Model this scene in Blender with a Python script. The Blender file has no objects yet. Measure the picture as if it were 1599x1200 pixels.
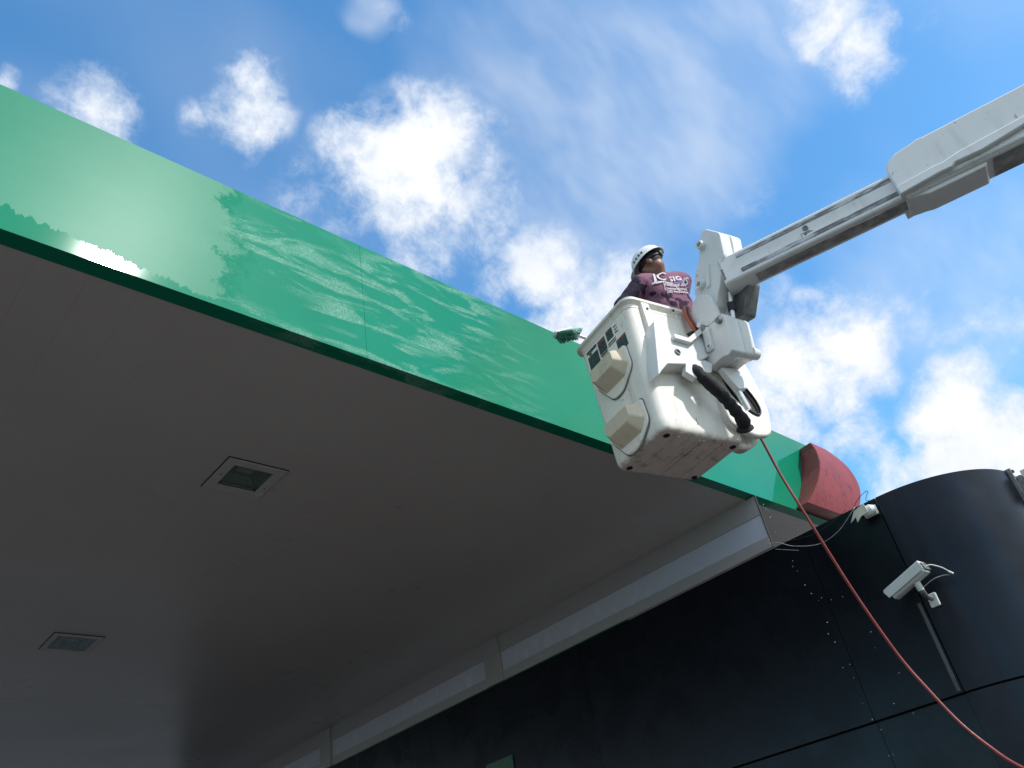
import bpy, bmesh, math, random
from mathutils import Vector, Matrix, noise
from mathutils.bvhtree import BVHTree

random.seed(7)
sc = bpy.context.scene
COL = sc.collection
rad = math.radians
CH = 1.6                                   # camera height above the ground

# ------------------------------------------------------------------ camera
cd = bpy.data.cameras.new('camera'); cam = bpy.data.objects.new('camera', cd); COL.objects.link(cam)
cd.sensor_width = 36; cd.lens = 28.741; cd.clip_start = 0.05; cd.clip_end = 2000
right = Vector((0.74586, -0.64737, -0.15687)); down = Vector((0.28256, 0.52076, -0.80559)); fwd = Vector((0.6032, 0.55653, 0.57133))
M = Matrix((right, -down, -fwd)).transposed().to_4x4(); M.translation = (0, 0, CH)
cam.matrix_world = M
sc.camera = cam

# ------------------------------------------------------------------ light and exposure
SUN_AZ, SUN_EL = rad(-76.4), rad(43.3)
SUN_DIR = Vector((math.cos(SUN_AZ) * math.cos(SUN_EL), math.sin(SUN_AZ) * math.cos(SUN_EL), math.sin(SUN_EL)))
SUN_STRENGTH, SKY_STRENGTH = 2.4, 0.15
sc.view_settings.view_transform = 'Standard'; sc.view_settings.look = 'None'
sc.view_settings.gamma = 1; sc.view_settings.exposure = 0.85
sc.cycles.max_bounces = 6; sc.cycles.glossy_bounces = 3; sc.cycles.transmission_bounces = 5
sl = bpy.data.lights.new('sun', 'SUN'); sl.energy = SUN_STRENGTH; sl.angle = rad(0.9); sl.color = (1, 0.97, 0.93)
so = bpy.data.objects.new('sun', sl); COL.objects.link(so)
so.rotation_euler = SUN_DIR.to_track_quat('Z', 'Y').to_euler(); so.location = (0, 0, 30)

# ------------------------------------------------------------------ sky: Nishita air with procedural clouds
world = bpy.data.worlds.new('World'); sc.world = world; world.use_nodes = True
world.cycles.sampling_method = 'MANUAL'; world.cycles.sample_map_resolution = 512
def build_sky():
    nt = world.node_tree; nt.nodes.clear(); N = nt.nodes.new; L = nt.links.new
    def val(s, v):
        if isinstance(v, bpy.types.NodeSocket): L(v, s)
        else: s.default_value = v
    def math_(op, a, b=0.0, c=0.0, clamp=False):
        n = N('ShaderNodeMath'); n.operation = op; n.use_clamp = clamp
        val(n.inputs[0], a); val(n.inputs[1], b); val(n.inputs[2], c); return n.outputs[0]
    def vmath(op, a, b=(0, 0, 0), s=None):
        n = N('ShaderNodeVectorMath'); n.operation = op; val(n.inputs[0], a); val(n.inputs[1], b)
        if s is not None: n.inputs['Scale'].default_value = s
        return n
    def ramp(v, a, b, lo=0.0, hi=1.0, kind='SMOOTHSTEP'):
        n = N('ShaderNodeMapRange'); n.interpolation_type = kind
        val(n.inputs[0], v); n.inputs[1].default_value = a; n.inputs[2].default_value = b
        n.inputs[3].default_value = lo; n.inputs[4].default_value = hi; return n.outputs[0]
    def noise_(vec, scale, detail, rough=0.55, dist=0.0):
        n = N('ShaderNodeTexNoise'); L(vec, n.inputs['Vector']); n.inputs['Scale'].default_value = scale
        n.inputs['Detail'].default_value = detail; n.inputs['Roughness'].default_value = rough; n.inputs['Distortion'].default_value = dist
        return n
    tc = N('ShaderNodeTexCoord'); d = vmath('NORMALIZE', tc.outputs['Generated']).outputs[0]
    sky = N('ShaderNodeTexSky'); sky.sky_type = 'NISHITA'; sky.sun_disc = False
    sky.sun_elevation = math.asin(SUN_DIR.z); sky.sun_rotation = math.atan2(SUN_DIR.x, SUN_DIR.y)
    sky.altitude = 50; sky.air_density = 1.0; sky.dust_density = 0.6; sky.ozone_density = 2.0
    bg = N('ShaderNodeBackground'); bg.inputs[1].default_value = SKY_STRENGTH
    hsv = N('ShaderNodeHueSaturation'); hsv.inputs['Saturation'].default_value = 1.22; L(sky.outputs[0], hsv.inputs['Color']); gain = N('ShaderNodeMix'); gain.data_type = 'RGBA'; gain.blend_type = 'MULTIPLY'; gain.inputs[0].default_value = 1.0; gain.inputs[7].default_value = (0.93, 1.14, 1.08, 1); L(hsv.outputs[0], gain.inputs[6]); L(gain.outputs[2], bg.inputs[0])
    # warped direction so that cloud outlines break up
    w1 = noise_(d, 9.0, 2.0, 0.7); w = vmath('SUBTRACT', w1.outputs['Color'], (0.5, 0.5, 0.5)).outputs[0]
    dw = vmath('ADD', d, vmath('SCALE', w, s=0.075).outputs[0]).outputs[0]
    dwn = vmath('NORMALIZE', dw).outputs[0]
    def field(blobs):
        """Highest of many soft round bumps on the sky sphere: each is a * (1 - (d / r)^2)."""
        acc = 0.0
        for (x, y, z, r, a) in blobs:
            l = math.sqrt(x * x + y * y + z * z); k = a / (1 - math.cos(r))
            acc = math_('MAXIMUM', math_('MULTIPLY_ADD', vmath('DOT_PRODUCT', dwn, (x / l, y / l, z / l)).outputs['Value'], k, a - k), acc)
        return acc
    acc = math_('POWER', field(SKYBLOBS), 1.55)
    # scattered clouds over the rest of the sky, same kind as those in view
    big = noise_(d, 2.6, 1.0, 0.5, 0.0).outputs[0]
    away = ramp(vmath('DISTANCE', d, (0.6032, 0.55653, 0.57133)).outputs['Value'], 0.62, 0.85)
    gen = math_('MULTIPLY', ramp(big, 0.36, 0.55, 0.0, 1.0), away)
    dens = math_('MAXIMUM', acc, gen)
    dn = vmath('ADD', d, vmath('SCALE', w, s=0.03).outputs[0]).outputs[0]
    n1 = noise_(dn, 12.0, 7.0, 0.66, 0.0).outputs[0]
    fb = math_('MULTIPLY', math_('SUBTRACT', n1, 0.5), 2.3)
    gate = ramp(dens, 0.0, 0.45)
    cov = math_('ADD', dens, math_('MULTIPLY', fb, gate))
    mask = ramp(cov, 0.16, 1.05)
    # thin high veil
    mp = N('ShaderNodeMapping'); mp.inputs['Rotation'].default_value = (0.3, 0.5, 0.6); mp.inputs['Scale'].default_value = (1.0, 1.8, 1.2); L(dn, mp.inputs[0])
    veil = ramp(noise_(mp.outputs[0], 2.2, 2.0, 0.5, 0.0).outputs[0], 0.42, 0.8, 0.0, 0.22)
    mp2 = N('ShaderNodeMapping'); mp2.inputs['Rotation'].default_value = (0.2, -0.5, 0.9); mp2.inputs['Scale'].default_value = (1.0, 2.4, 1.0); L(dn, mp2.inputs[0])
    vn = noise_(mp2.outputs[0], 6.0, 3.0, 0.6, 0.0).outputs[0]
    vacc = ramp(field(VEILBLOBS), 0.0, 0.5, 0.0, 0.55)
    veil = math_('MAXIMUM', veil, math_('MULTIPLY', vacc, ramp(vn, 0.28, 0.72, 0.38, 1.0)))
    mask = math_('ADD', mask, math_('MULTIPLY', veil, math_('SUBTRACT', 1.0, mask)), clamp=True)
    body = ramp(cov, 0.55, 1.35)
    rgb = N('ShaderNodeMix'); rgb.data_type = 'RGBA'; L(body, rgb.inputs[0])
    rgb.inputs[6].default_value = (0.80, 0.86, 0.95, 1); rgb.inputs[7].default_value = (1.0, 1.0, 1.0, 1)
    sh = noise_(dn, 8.0, 1.0, 0.55, 0.0).outputs[0]
    dark = N('ShaderNodeMix'); dark.data_type = 'RGBA'; L(ramp(sh, 0.45, 0.70, 0.0, 0.55), dark.inputs[0]); L(rgb.outputs[2], dark.inputs[6]); dark.inputs[7].default_value = (0.72, 0.79, 0.90, 1)
    bgc = N('ShaderNodeBackground'); L(dark.outputs[2], bgc.inputs[0]); bgc.inputs[1].default_value = 0.60
    mix = N('ShaderNodeMixShader'); L(mask, mix.inputs[0]); L(bg.outputs[0], mix.inputs[1]); L(bgc.outputs[0], mix.inputs[2])
    out = N('ShaderNodeOutputWorld'); L(mix.outputs[0], out.inputs[0])
SKYBLOBS = [(0.426, 0.472, 0.772, 0.135, 1.1), (0.933, 0.149, 0.327, 0.132, 1.1), (0.91, 0.185, 0.371, 0.12, 1.15), (0.652, 0.446, 0.613, 0.132, 0.95), (0.821, 0.259, 0.509, 0.105, 1.05), (0.811, 0.311, 0.495, 0.093, 1.05), (0.437, 0.512, 0.739, 0.101, 0.9), (0.811, 0.347, 0.472, 0.095, 0.95), (0.912, 0.229, 0.341, 0.091, 0.95), (0.499, 0.461, 0.734, 0.087, 0.95), (0.589, 0.457, 0.666, 0.09, 0.9), (0.669, 0.06, 0.741, 0.078, 0.95), (0.831, 0.3, 0.468, 0.087, 0.8), (0.695, 0.058, 0.717, 0.071, 0.95), (0.898, 0.26, 0.354, 0.072, 0.85), (0.886, 0.289, 0.362, 0.072, 0.85), (0.455, 0.543, 0.706, 0.081, 0.75), (0.357, 0.521, 0.775, 0.086, 0.7), (0.242, 0.538, 0.807, 0.068, 0.85), (0.235, 0.51, 0.827, 0.06, 0.85), (0.86, 0.299, 0.414, 0.068, 0.72), (0.117, 0.609, 0.785, 0.057, 0.85), (0.352, 0.484, 0.801, 0.063, 0.75), (0.84, 0.209, 0.5, 0.054, 0.85), (0.332, 0.557, 0.761, 0.071, 0.62), (0.391, 0.551, 0.737, 0.072, 0.6), (0.763, 0.289, 0.579, 0.078, 0.55), (0.544, 0.514, 0.663, 0.068, 0.6), (0.884, 0.112, 0.453, 0.057, 0.7), (0.873, 0.293, 0.389, 0.054, 0.7), (0.568, 0.444, 0.693, 0.053, 0.65), (0.413, 0.396, 0.82, 0.05, 0.65), (0.849, 0.167, 0.501, 0.048, 0.66), (0.087, 0.612, 0.786, 0.051, 0.6), (0.871, 0.14, 0.471, 0.045, 0.62), (0.711, 0.232, 0.664, 0.055, 0.47), (0.717, 0.066, 0.694, 0.036, 0.65), (0.33, 0.392, 0.859, 0.044, 0.52), (0.702, 0.01, 0.712, 0.044, 0.5), (0.198, 0.569, 0.798, 0.035, 0.6), (0.033, 0.619, 0.785, 0.032, 0.65), (0.236, 0.49, 0.839, 0.032, 0.6), (0.895, 0.113, 0.432, 0.033, 0.5), (0.261, 0.568, 0.781, 0.032, 0.5)]
VEILBLOBS = [(0.605, 0.21, 0.768, 0.174, 0.44), (0.566, 0.282, 0.774, 0.179, 0.38), (0.61, 0.317, 0.727, 0.149, 0.44), (0.486, 0.342, 0.804, 0.179, 0.36), (0.638, 0.262, 0.724, 0.131, 0.45), (0.849, 0.115, 0.516, 0.166, 0.34), (0.639, 0.096, 0.763, 0.12, 0.45), (0.755, 0.362, 0.546, 0.134, 0.36), (0.567, 0.382, 0.729, 0.117, 0.36), (0.603, 0.409, 0.686, 0.101, 0.36), (0.666, 0.373, 0.646, 0.169, 0.2), (0.309, 0.384, 0.87, 0.034, 0.45)]
build_sky()

# ------------------------------------------------------------------ helpers: objects and meshes
def new_obj(name, mesh, mat=None, parent=None, smooth=None):
    o = bpy.data.objects.new(name, mesh); COL.objects.link(o)
    if parent: o.parent = parent
    if mat: 
        mesh.materials.clear(); mesh.materials.append(mat)
    if smooth is not None and mesh:
        for p in mesh.polygons: p.use_smooth = True
        mesh.set_sharp_from_angle(angle=rad(smooth))
    return o
def tag(o, label=None, cat=None, group=None, kind=None):
    if label: o['label'] = label
    if cat: o['category'] = cat
    if group: o['group'] = group
    if kind: o['kind'] = kind
    return o
def empty(name, loc=(0, 0, 0), rz=0.0):
    o = bpy.data.objects.new(name, None); COL.objects.link(o); o.location = loc; o.rotation_euler = (0, 0, rz)
    o.empty_display_size = 0.1; return o
def bm_mesh(bm, name='mesh'):
    bmesh.ops.recalc_face_normals(bm, faces=bm.faces)
    me = bpy.data.meshes.new(name); bm.to_mesh(me); bm.free(); return me
def box_mesh(x0, x1, y0, y1, z0, z1, bev=0.0, seg=1):
    bm = bmesh.new(); bmesh.ops.create_cube(bm, size=1)
    bmesh.ops.scale(bm, vec=(x1 - x0, y1 - y0, z1 - z0), verts=bm.verts)
    bmesh.ops.translate(bm, vec=((x0 + x1) / 2, (y0 + y1) / 2, (z0 + z1) / 2), verts=bm.verts)
    if bev: bmesh.ops.bevel(bm, geom=list(bm.edges), offset=bev, segments=seg, affect='EDGES', profile=0.6)
    return bm_mesh(bm)
def box(name, b, mat, parent=None, bev=0.0, seg=1, smooth=None):
    return new_obj(name, box_mesh(*b, bev=bev, seg=seg), mat, parent, smooth)
SCR = bpy.data.scenes.new('scratch')
def baked(t):
    SCR.collection.objects.link(t)
    with bpy.context.temp_override(scene=SCR, view_layer=SCR.view_layers[0]): dg = bpy.context.evaluated_depsgraph_get()
    me = bpy.data.meshes.new_from_object(t.evaluated_get(dg)); bpy.data.objects.remove(t); return me
def curve_to_mesh(cu): return baked(bpy.data.objects.new('tmp', cu))
def plate_mesh(pts, depth, bev, M, holes=(), seg=2, smoothpts=False):
    """A bevelled plate cut from a 2D outline: curve x/y/z axes go to the columns of M; it spans z 0..depth."""
    cu = bpy.data.curves.new('c', 'CURVE'); cu.dimensions = '2D'; cu.fill_mode = 'BOTH'
    cu.extrude = max(depth / 2 - bev, 0.0005); cu.bevel_depth = bev; cu.bevel_resolution = seg; cu.offset = -bev
    for loop in [pts] + list(holes):
        s = cu.splines.new('POLY'); s.points.add(len(loop) - 1); s.use_cyclic_u = True
        for q, (x, y) in zip(s.points, loop): q.co = (x, y, 0, 1)
    me = curve_to_mesh(cu); me.transform(Matrix.Translation((0, 0, depth / 2))); me.transform(M)
    if M.determinant() < 0: me.flip_normals()
    return me
def plate(name, pts, depth, bev, M, mat, parent, holes=(), smooth=35):
    return new_obj(name, plate_mesh(pts, depth, bev, M, holes), mat, parent, smooth)
def axes(o, x, y, z):
    M = Matrix((Vector(x), Vector(y), Vector(z))).transposed().to_4x4(); M.translation = o; return M
def catmull(pts, n=8):
    P = [Vector(p) for p in pts]; P = [2 * P[0] - P[1]] + P + [2 * P[-1] - P[-2]]; out = []
    for i in range(1, len(P) - 2):
        a, b, c, d = P[i - 1:i + 3]
        for k in range(n):
            t = k / n
            out.append(0.5 * ((2 * b) + (c - a) * t + (2 * a - 5 * b + 4 * c - d) * t * t + (3 * b - a - 3 * c + d) * t ** 3))
    out.append(P[-2]); return out
def rounded(pts, r=0.02, n=4):
    """Round the corners of a 2D outline."""
    out = []; m = len(pts)
    for i in range(m):
        p = Vector(pts[i]); a = Vector(pts[i - 1]) - p; b = Vector(pts[(i + 1) % m]) - p
        ra = min(r, a.length * 0.45, b.length * 0.45)
        s = p + a.normalized() * ra; e = p + b.normalized() * ra
        for k in range(n + 1):
            t = k / n; q = s * (1 - t) ** 2 + p * (2 * t * (1 - t)) + e * t * t; out.append((q.x, q.y))
    return out
def tube_bm(bm, pts, r, n=10, caps=True):
    P = [Vector(p) for p in pts]; rs = r if isinstance(r, (list, tuple)) else [r] * len(P)
    T = [(P[min(i + 1, len(P) - 1)] - P[max(i - 1, 0)]).normalized() for i in range(len(P))]
    u = T[0].orthogonal().normalized(); rings = []
    for i, p in enumerate(P):
        u = (u - T[i] * u.dot(T[i])).normalized(); v = T[i].cross(u)
        rings.append([bm.verts.new(p + (u * math.cos(2 * math.pi * k / n) + v * math.sin(2 * math.pi * k / n)) * rs[i]) for k in range(n)])
    for a, b in zip(rings, rings[1:]):
        for k in range(n): bm.faces.new((a[k], a[(k + 1) % n], b[(k + 1) % n], b[k]))
    if caps: bm.faces.new(rings[0][::-1]); bm.faces.new(rings[-1])
def tube(name, pts, r, mat, parent=None, n=10, smooth=50):
    bm = bmesh.new(); tube_bm(bm, pts, r, n); return new_obj(name, bm_mesh(bm), mat, parent, smooth)
def ring_tube(name, c, axis, ro, ri, length, mat, parent, n=20):
    """A short hollow boss: outer radius ro, bore ri, standing on c along axis."""
    bm = bmesh.new(); c = Vector(c); ax = Vector(axis).normalized(); u = ax.orthogonal().normalized(); v = ax.cross(u)
    prof = [(0, ro), (length * 0.85, ro), (length, ro * 0.93), (length, ri), (length * 0.25, ri * 0.95), (length * 0.25, 0.0005)]
    rings = [[bm.verts.new(c + ax * h + (u * math.cos(2 * math.pi * k / n) + v * math.sin(2 * math.pi * k / n)) * rr) for k in range(n)] for h, rr in prof]
    for a, b in zip(rings, rings[1:]):
        for k in range(n): bm.faces.new((a[k], a[(k + 1) % n], b[(k + 1) % n], b[k]))
    bm.faces.new(rings[-1]); return new_obj(name, bm_mesh(bm), mat, parent, 35)

# ------------------------------------------------------------------ helpers: materials
class NT:
    def __init__(s, name):
        s.m = bpy.data.materials.new(name); s.m.use_nodes = True; s.t = s.m.node_tree; s.b = s.t.nodes['Principled BSDF']
        s.tc = s.t.nodes.new('ShaderNodeTexCoord').outputs['Object']
    def N(s, k): return s.t.nodes.new(k)
    def set(s, sock, v):
        if isinstance(v, bpy.types.NodeSocket): s.t.links.new(v, sock)
        else: sock.default_value = v
    def noise(s, scale=5, detail=5, rough=0.6, vec=None, stretch=None, rot=None, dist=0.0, color=False):
        v = vec or s.tc
        if stretch or rot:
            mp = s.N('ShaderNodeMapping'); s.set(mp.inputs[0], v)
            if stretch: mp.inputs['Scale'].default_value = stretch
            if rot: mp.inputs['Rotation'].default_value = rot
            v = mp.outputs[0]
        n = s.N('ShaderNodeTexNoise'); s.set(n.inputs['Vector'], v); n.inputs['Scale'].default_value = scale
        n.inputs['Detail'].default_value = detail; n.inputs['Roughness'].default_value = rough; n.inputs['Distortion'].default_value = dist
        return n.outputs['Color' if color else 'Fac']
    def ramp(s, v, a, b, lo=0.0, hi=1.0, kind='SMOOTHSTEP'):
        n = s.N('ShaderNodeMapRange'); n.interpolation_type = kind; s.set(n.inputs[0], v)
        for i, q in zip((1, 2, 3, 4), (a, b, lo, hi)): s.set(n.inputs[i], q)
        return n.outputs[0]
    def math(s, op, a, b=0.0, clamp=False):
        n = s.N('ShaderNodeMath'); n.operation = op; n.use_clamp = clamp; s.set(n.inputs[0], a); s.set(n.inputs[1], b); return n.outputs[0]
    def mix(s, f, a, b):
        n = s.N('ShaderNodeMix'); n.data_type = 'RGBA'; s.set(n.inputs[0], f)
        for i, q in ((6, a), (7, b)): s.set(n.inputs[i], q if isinstance(q, bpy.types.NodeSocket) else (*q, 1))
        return n.outputs[2]
    def xyz(s):
        n = s.N('ShaderNodeSeparateXYZ'); s.set(n.inputs[0], s.tc); return n.outputs
    def bump(s, h, strength=0.3, dist=0.01):
        n = s.N('ShaderNodeBump'); n.inputs['Strength'].default_value = strength; n.inputs['Distance'].default_value = dist
        s.set(n.inputs['Height'], h); s.set(s.b.inputs['Normal'], n.outputs[0]); return n
    def base(s, c): s.set(s.b.inputs['Base Color'], c if isinstance(c, bpy.types.NodeSocket) else (*c, 1))
    def rough(s, v): s.set(s.b.inputs['Roughness'], v)
    def spec(s, v): s.b.inputs['Specular IOR Level'].default_value = v
def simple(name, col, rough=0.5, var=0.25, scale=8, bump=0.0, metallic=0.0, spec=0.5):
    t = NT(name); n = t.noise(scale, 6)
    dk = tuple(c * (1 - var) for c in col); t.base(t.mix(t.ramp(n, 0.3, 0.7), dk, col))
    t.rough(t.ramp(t.noise(scale * 2.3, 4), 0.3, 0.7, max(0.02, rough - 0.08), min(1, rough + 0.1)))
    t.b.inputs['Metallic'].default_value = metallic; t.spec(spec)
    if bump: t.bump(t.noise(scale * 6, 5), bump, 0.004)
    return t.m
def painted_white(name, col=(0.72, 0.73, 0.72), grime=(0.30, 0.26, 0.21), amount=0.5, scuffs=True, rough=0.38, rust=False):
    t = NT(name)
    big = t.noise(3.0, 6, 0.65); streak = t.noise(7, 6, 0.65, stretch=(1.6, 1.6, 0.22)); fine = t.noise(45, 4, 0.7)
    g = t.math('MULTIPLY', t.ramp(streak, 0.46, 0.78), t.ramp(big, 0.36, 0.7))
    c = t.mix(t.math('MULTIPLY', g, amount), col, grime)
    c = t.mix(t.ramp(fine, 0.55, 0.8, 0.0, 0.10), c, grime)
    if scuffs:
        sp = t.noise(30, 3, 0.5, stretch=(1, 1, 0.5), dist=1.5); c = t.mix(t.math('MULTIPLY', t.ramp(sp, 0.695, 0.72), 0.65), c, (0.10, 0.09, 0.08))
    if rust:                                                  # scraped, rusty lower edge
        Z = t.xyz()[2]; rn = t.noise(11, 5, 0.7, dist=0.5)
        k = t.ramp(t.math('SUBTRACT', t.math('MULTIPLY', rn, 0.13), Z), 0.045, 0.075); c = t.mix(t.math('MULTIPLY', k, 0.5), c, (0.22, 0.11, 0.06))
        dr = t.noise(5, 4, 0.6, stretch=(3.5, 3.5, 0.12)); c = t.mix(t.math('MULTIPLY', t.ramp(dr, 0.60, 0.72), 0.38), c, (0.42, 0.33, 0.24))
    t.base(c); t.rough(t.ramp(big, 0.3, 0.7, rough, rough + 0.2)); t.bump(t.noise(60, 4), 0.05, 0.003)
    return t.m

# ------------------------------------------------------------------ materials
def m_fascia():
    t = NT('green_fascia'); X, Y, Z = t.xyz()
    warp = t.math('MULTIPLY', t.math('SUBTRACT', t.noise(2.2, 6, 0.65), 0.5), 1.5)
    edge = t.math('ADD', t.math('ADD', X, warp), t.math('MULTIPLY', t.math('SUBTRACT', t.noise(45, 3, 0.7), 0.5), 0.35))
    wet = t.ramp(edge, 1.55, 2.10)                                                # washed part, right of the dry film
    jag = t.math('MULTIPLY', t.noise(26, 5, 0.7, stretch=(1, 1, 0.18)), 0.16)
    drip_h = t.ramp(X, 0.2, 1.55, 5.70, 5.545, 'LINEAR')                           # water creeping up from the bottom lip
    drip = t.math('LESS_THAN', t.math('ADD', Z, t.math('SUBTRACT', jag, 0.08)), drip_h)
    wet = t.math('MAXIMUM', wet, drip)
    cloudy = t.noise(1.1, 5, 0.55, stretch=(0.55, 1, 1.6), rot=(0, 0.16, 0))
    film = t.math('MULTIPLY', t.ramp(cloudy, 0.25, 0.7, 0.45, 1.0), t.math('SUBTRACT', 1.0, wet))
    # soapy streaks left by the brush: long arcs broken into small drops
    arc = t.noise(2.4, 4, 0.6, stretch=(0.6, 1, 2.6), rot=(0, 0.24, 0), dist=1.2)
    lines = t.noise(14, 4, 0.6, stretch=(0.5, 1, 3.0), rot=(0, 0.26, 0), dist=0.9)
    dots = t.noise(150, 2, 0.6)
    zone = t.ramp(t.noise(1.0, 3, 0.5, stretch=(0.8, 1, 1.4)), 0.36, 0.58)
    z1 = t.math('MULTIPLY', t.ramp(X, 1.55, 1.9), t.ramp(X, 5.0, 4.2))
    band = t.math('MULTIPLY', t.math('MULTIPLY', t.ramp(arc, 0.45, 0.62), zone), z1)
    soap = t.math('MULTIPLY', band, t.math('ADD', t.ramp(lines, 0.35, 0.75, 0.12, 0.32), t.ramp(dots, 0.52, 0.62, 0.0, 0.85)), clamp=True)
    rim = t.math('MULTIPLY', t.ramp(dots, 0.66, 0.72), t.math('MULTIPLY', z1, t.ramp(t.noise(2.3, 4, 0.6, stretch=(0.8, 1, 2)), 0.55, 0.68)))
    soap = t.math('MAXIMUM', soap, rim)
    c = t.mix(t.ramp(t.noise(0.7, 4), 0.3, 0.7), (0.004, 0.185, 0.102), (0.006, 0.208, 0.120))
    c = t.mix(t.math('MULTIPLY', film, 0.11), c, (0.30, 0.47, 0.42))
    c = t.mix(t.math('MULTIPLY', soap, 0.44), c, (0.62, 0.74, 0.66))
    t.base(c)
    r = t.ramp(wet, 0.0, 0.5, 0.30, 0.065); t.rough(t.math('ADD', r, t.math('MULTIPLY', soap, 0.12)))
    t.set(t.b.inputs['Specular IOR Level'], t.math('MULTIPLY', t.ramp(wet, 0.45, 1.0, 0.038, 0.22), t.math('SUBTRACT', 1.0, t.math('MULTIPLY', soap, 0.9))))
    t.bump(t.math('ADD', t.math('MULTIPLY', soap, 0.12), t.math('MULTIPLY', t.noise(0.9, 3), 0.6)), 0.10, 0.006)
    return t.m
M_FASCIA = m_fascia()
def m_soffit():
    t = NT('soffit_paint')
    c = t.mix(t.ramp(t.noise(0.5, 4), 0.3, 0.7), (0.47, 0.435, 0.41), (0.51, 0.475, 0.45))
    t.base(c)
    t.rough(t.ramp(t.noise(0.7, 4), 0.3, 0.7, 0.27, 0.32)); t.spec(0.5)
    return t.m
M_SOFFIT = m_soffit()
M_TRIM = simple('white_trim', (0.36, 0.36, 0.36), 0.35, 0.05)
M_FROST = simple('frosted_glazing', (0.50, 0.55, 0.64), 0.2, 0.03, 1.5)
M_GAP = simple('dark_gap', (0.02, 0.02, 0.022), 0.8)
def m_black():
    t = NT('black_cladding')
    n = t.noise(1.2, 5); c = t.mix(t.ramp(n, 0.3, 0.7), (0.0012, 0.0017, 0.0036), (0.0018, 0.0024, 0.0046))
    c = t.mix(t.ramp(t.noise(3, 6, stretch=(1, 1, 0.2)), 0.55, 0.8, 0, 0.2), c, (0.006, 0.0065, 0.009))
    t.base(c); t.rough(t.ramp(t.noise(2.5, 6), 0.3, 0.7, 0.24, 0.32)); t.spec(0.34); t.b.inputs['Specular Tint'].default_value = (0.66, 0.80, 1.0, 1); t.bump(t.noise(0.8, 3), 0.05, 0.02); return t.m
M_BLACK = m_black()
M_DKGREEN = simple('dark_green_trim', (0.01, 0.10, 0.06), 0.4)
def m_red():
    t = NT('faded_red_panel')
    n = t.noise(2.2, 6, 0.65); c = t.mix(t.ramp(n, 0.3, 0.7), (0.20, 0.026, 0.032), (0.265, 0.050, 0.058))
    d = t.math('MULTIPLY', t.ramp(t.noise(9, 6, 0.7, stretch=(1.2, 1, 0.55), dist=0.8), 0.52, 0.66), t.ramp(t.noise(1.6, 3), 0.40, 0.55))
    c = t.mix(t.math('MULTIPLY', d, 0.85), c, (0.07, 0.010, 0.014)); t.base(c); t.rough(t.ramp(n, 0.3, 0.7, 0.42, 0.58)); t.spec(0.25); return t.m
M_RED = m_red()
M_WHITE = painted_white('bucket_fibreglass', (0.83, 0.80, 0.73), (0.36, 0.27, 0.17), 0.75, rust=True)
M_STEP = painted_white('dirty_step', (0.64, 0.56, 0.43), (0.26, 0.20, 0.13), 0.9)
M_FLOOR = painted_white('dirty_bucket_floor', (0.66, 0.57, 0.52), (0.06, 0.042, 0.036), 1.0, rough=0.7)
M_STEEL = painted_white('machine_paint', (0.70, 0.71, 0.70), (0.30, 0.28, 0.25), 0.3, False, 0.3)
M_BOOM = painted_white('boom_paint', (0.68, 0.70, 0.70), (0.25, 0.25, 0.25), 0.35, True, 0.35)
def m_wear():
    t = NT('greasy_wear_strip'); n = t.noise(26, 6, 0.75, stretch=(0.35, 0.35, 2.5)); m = t.noise(4, 4)
    c = t.mix(t.ramp(t.math('ADD', n, t.math('MULTIPLY', t.math('SUBTRACT', m, 0.5), 0.7)), 0.40, 0.62), (0.11, 0.115, 0.125), (0.46, 0.49, 0.51)); t.base(c); t.rough(0.5); return t.m
M_WEAR = m_wear()
M_UNDER = simple('shaded_underside', (0.40, 0.40, 0.41), 0.55, 0.6, 9)  # grey of the underside strip, with the shade below the boom painted in
M_DARK = simple('black_rubber', (0.012, 0.012, 0.016), 0.6, 0.4, 30, 0.3)
def m_sleeve():
    t = NT('black_fabric_sleeve'); t.base(t.mix(t.ramp(t.noise(12, 5), 0.3, 0.7), (0.003, 0.003, 0.006), (0.007, 0.007, 0.012))); t.rough(0.8)
    t.bump(t.noise(14, 5, 0.6), 0.6, 0.02); return t.m
M_SLEEVE = m_sleeve()
M_ORANGE = simple('orange_hose', (0.42, 0.09, 0.04), 0.45)
M_REDHOSE = simple('red_rubber_hose', (0.26, 0.042, 0.036), 0.45, 0.3, 12)
M_DULLSTEEL = simple('dull_steel', (0.20, 0.21, 0.21), 0.45, 0.4, 12, metallic=0.3)
M_CHROME = simple('rod_steel', (0.75, 0.76, 0.77), 0.25, 0.1, metallic=0.5)
M_SKIN = simple('skin', (0.25, 0.12, 0.08), 0.5, 0.2, 18)
M_HAIR = simple('dark_hair', (0.015, 0.012, 0.012), 0.6, 0.3, 60, 0.4)
M_HAT = simple('hard_hat_plastic', (0.78, 0.79, 0.80), 0.3, 0.08)
M_STRAP = simple('hat_band', (0.02, 0.02, 0.025), 0.5)
M_BUCKLE = simple('hat_ratchet', (0.42, 0.46, 0.50), 0.4)
M_PRINTW = simple('white_print', (0.58, 0.54, 0.57), 0.7, 0.15, 40)
M_PRINTB = simple('blue_print', (0.13, 0.11, 0.42), 0.7, 0.15, 40)
M_TROUSER = simple('dark_trousers', (0.03, 0.035, 0.05), 0.85)
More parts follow.
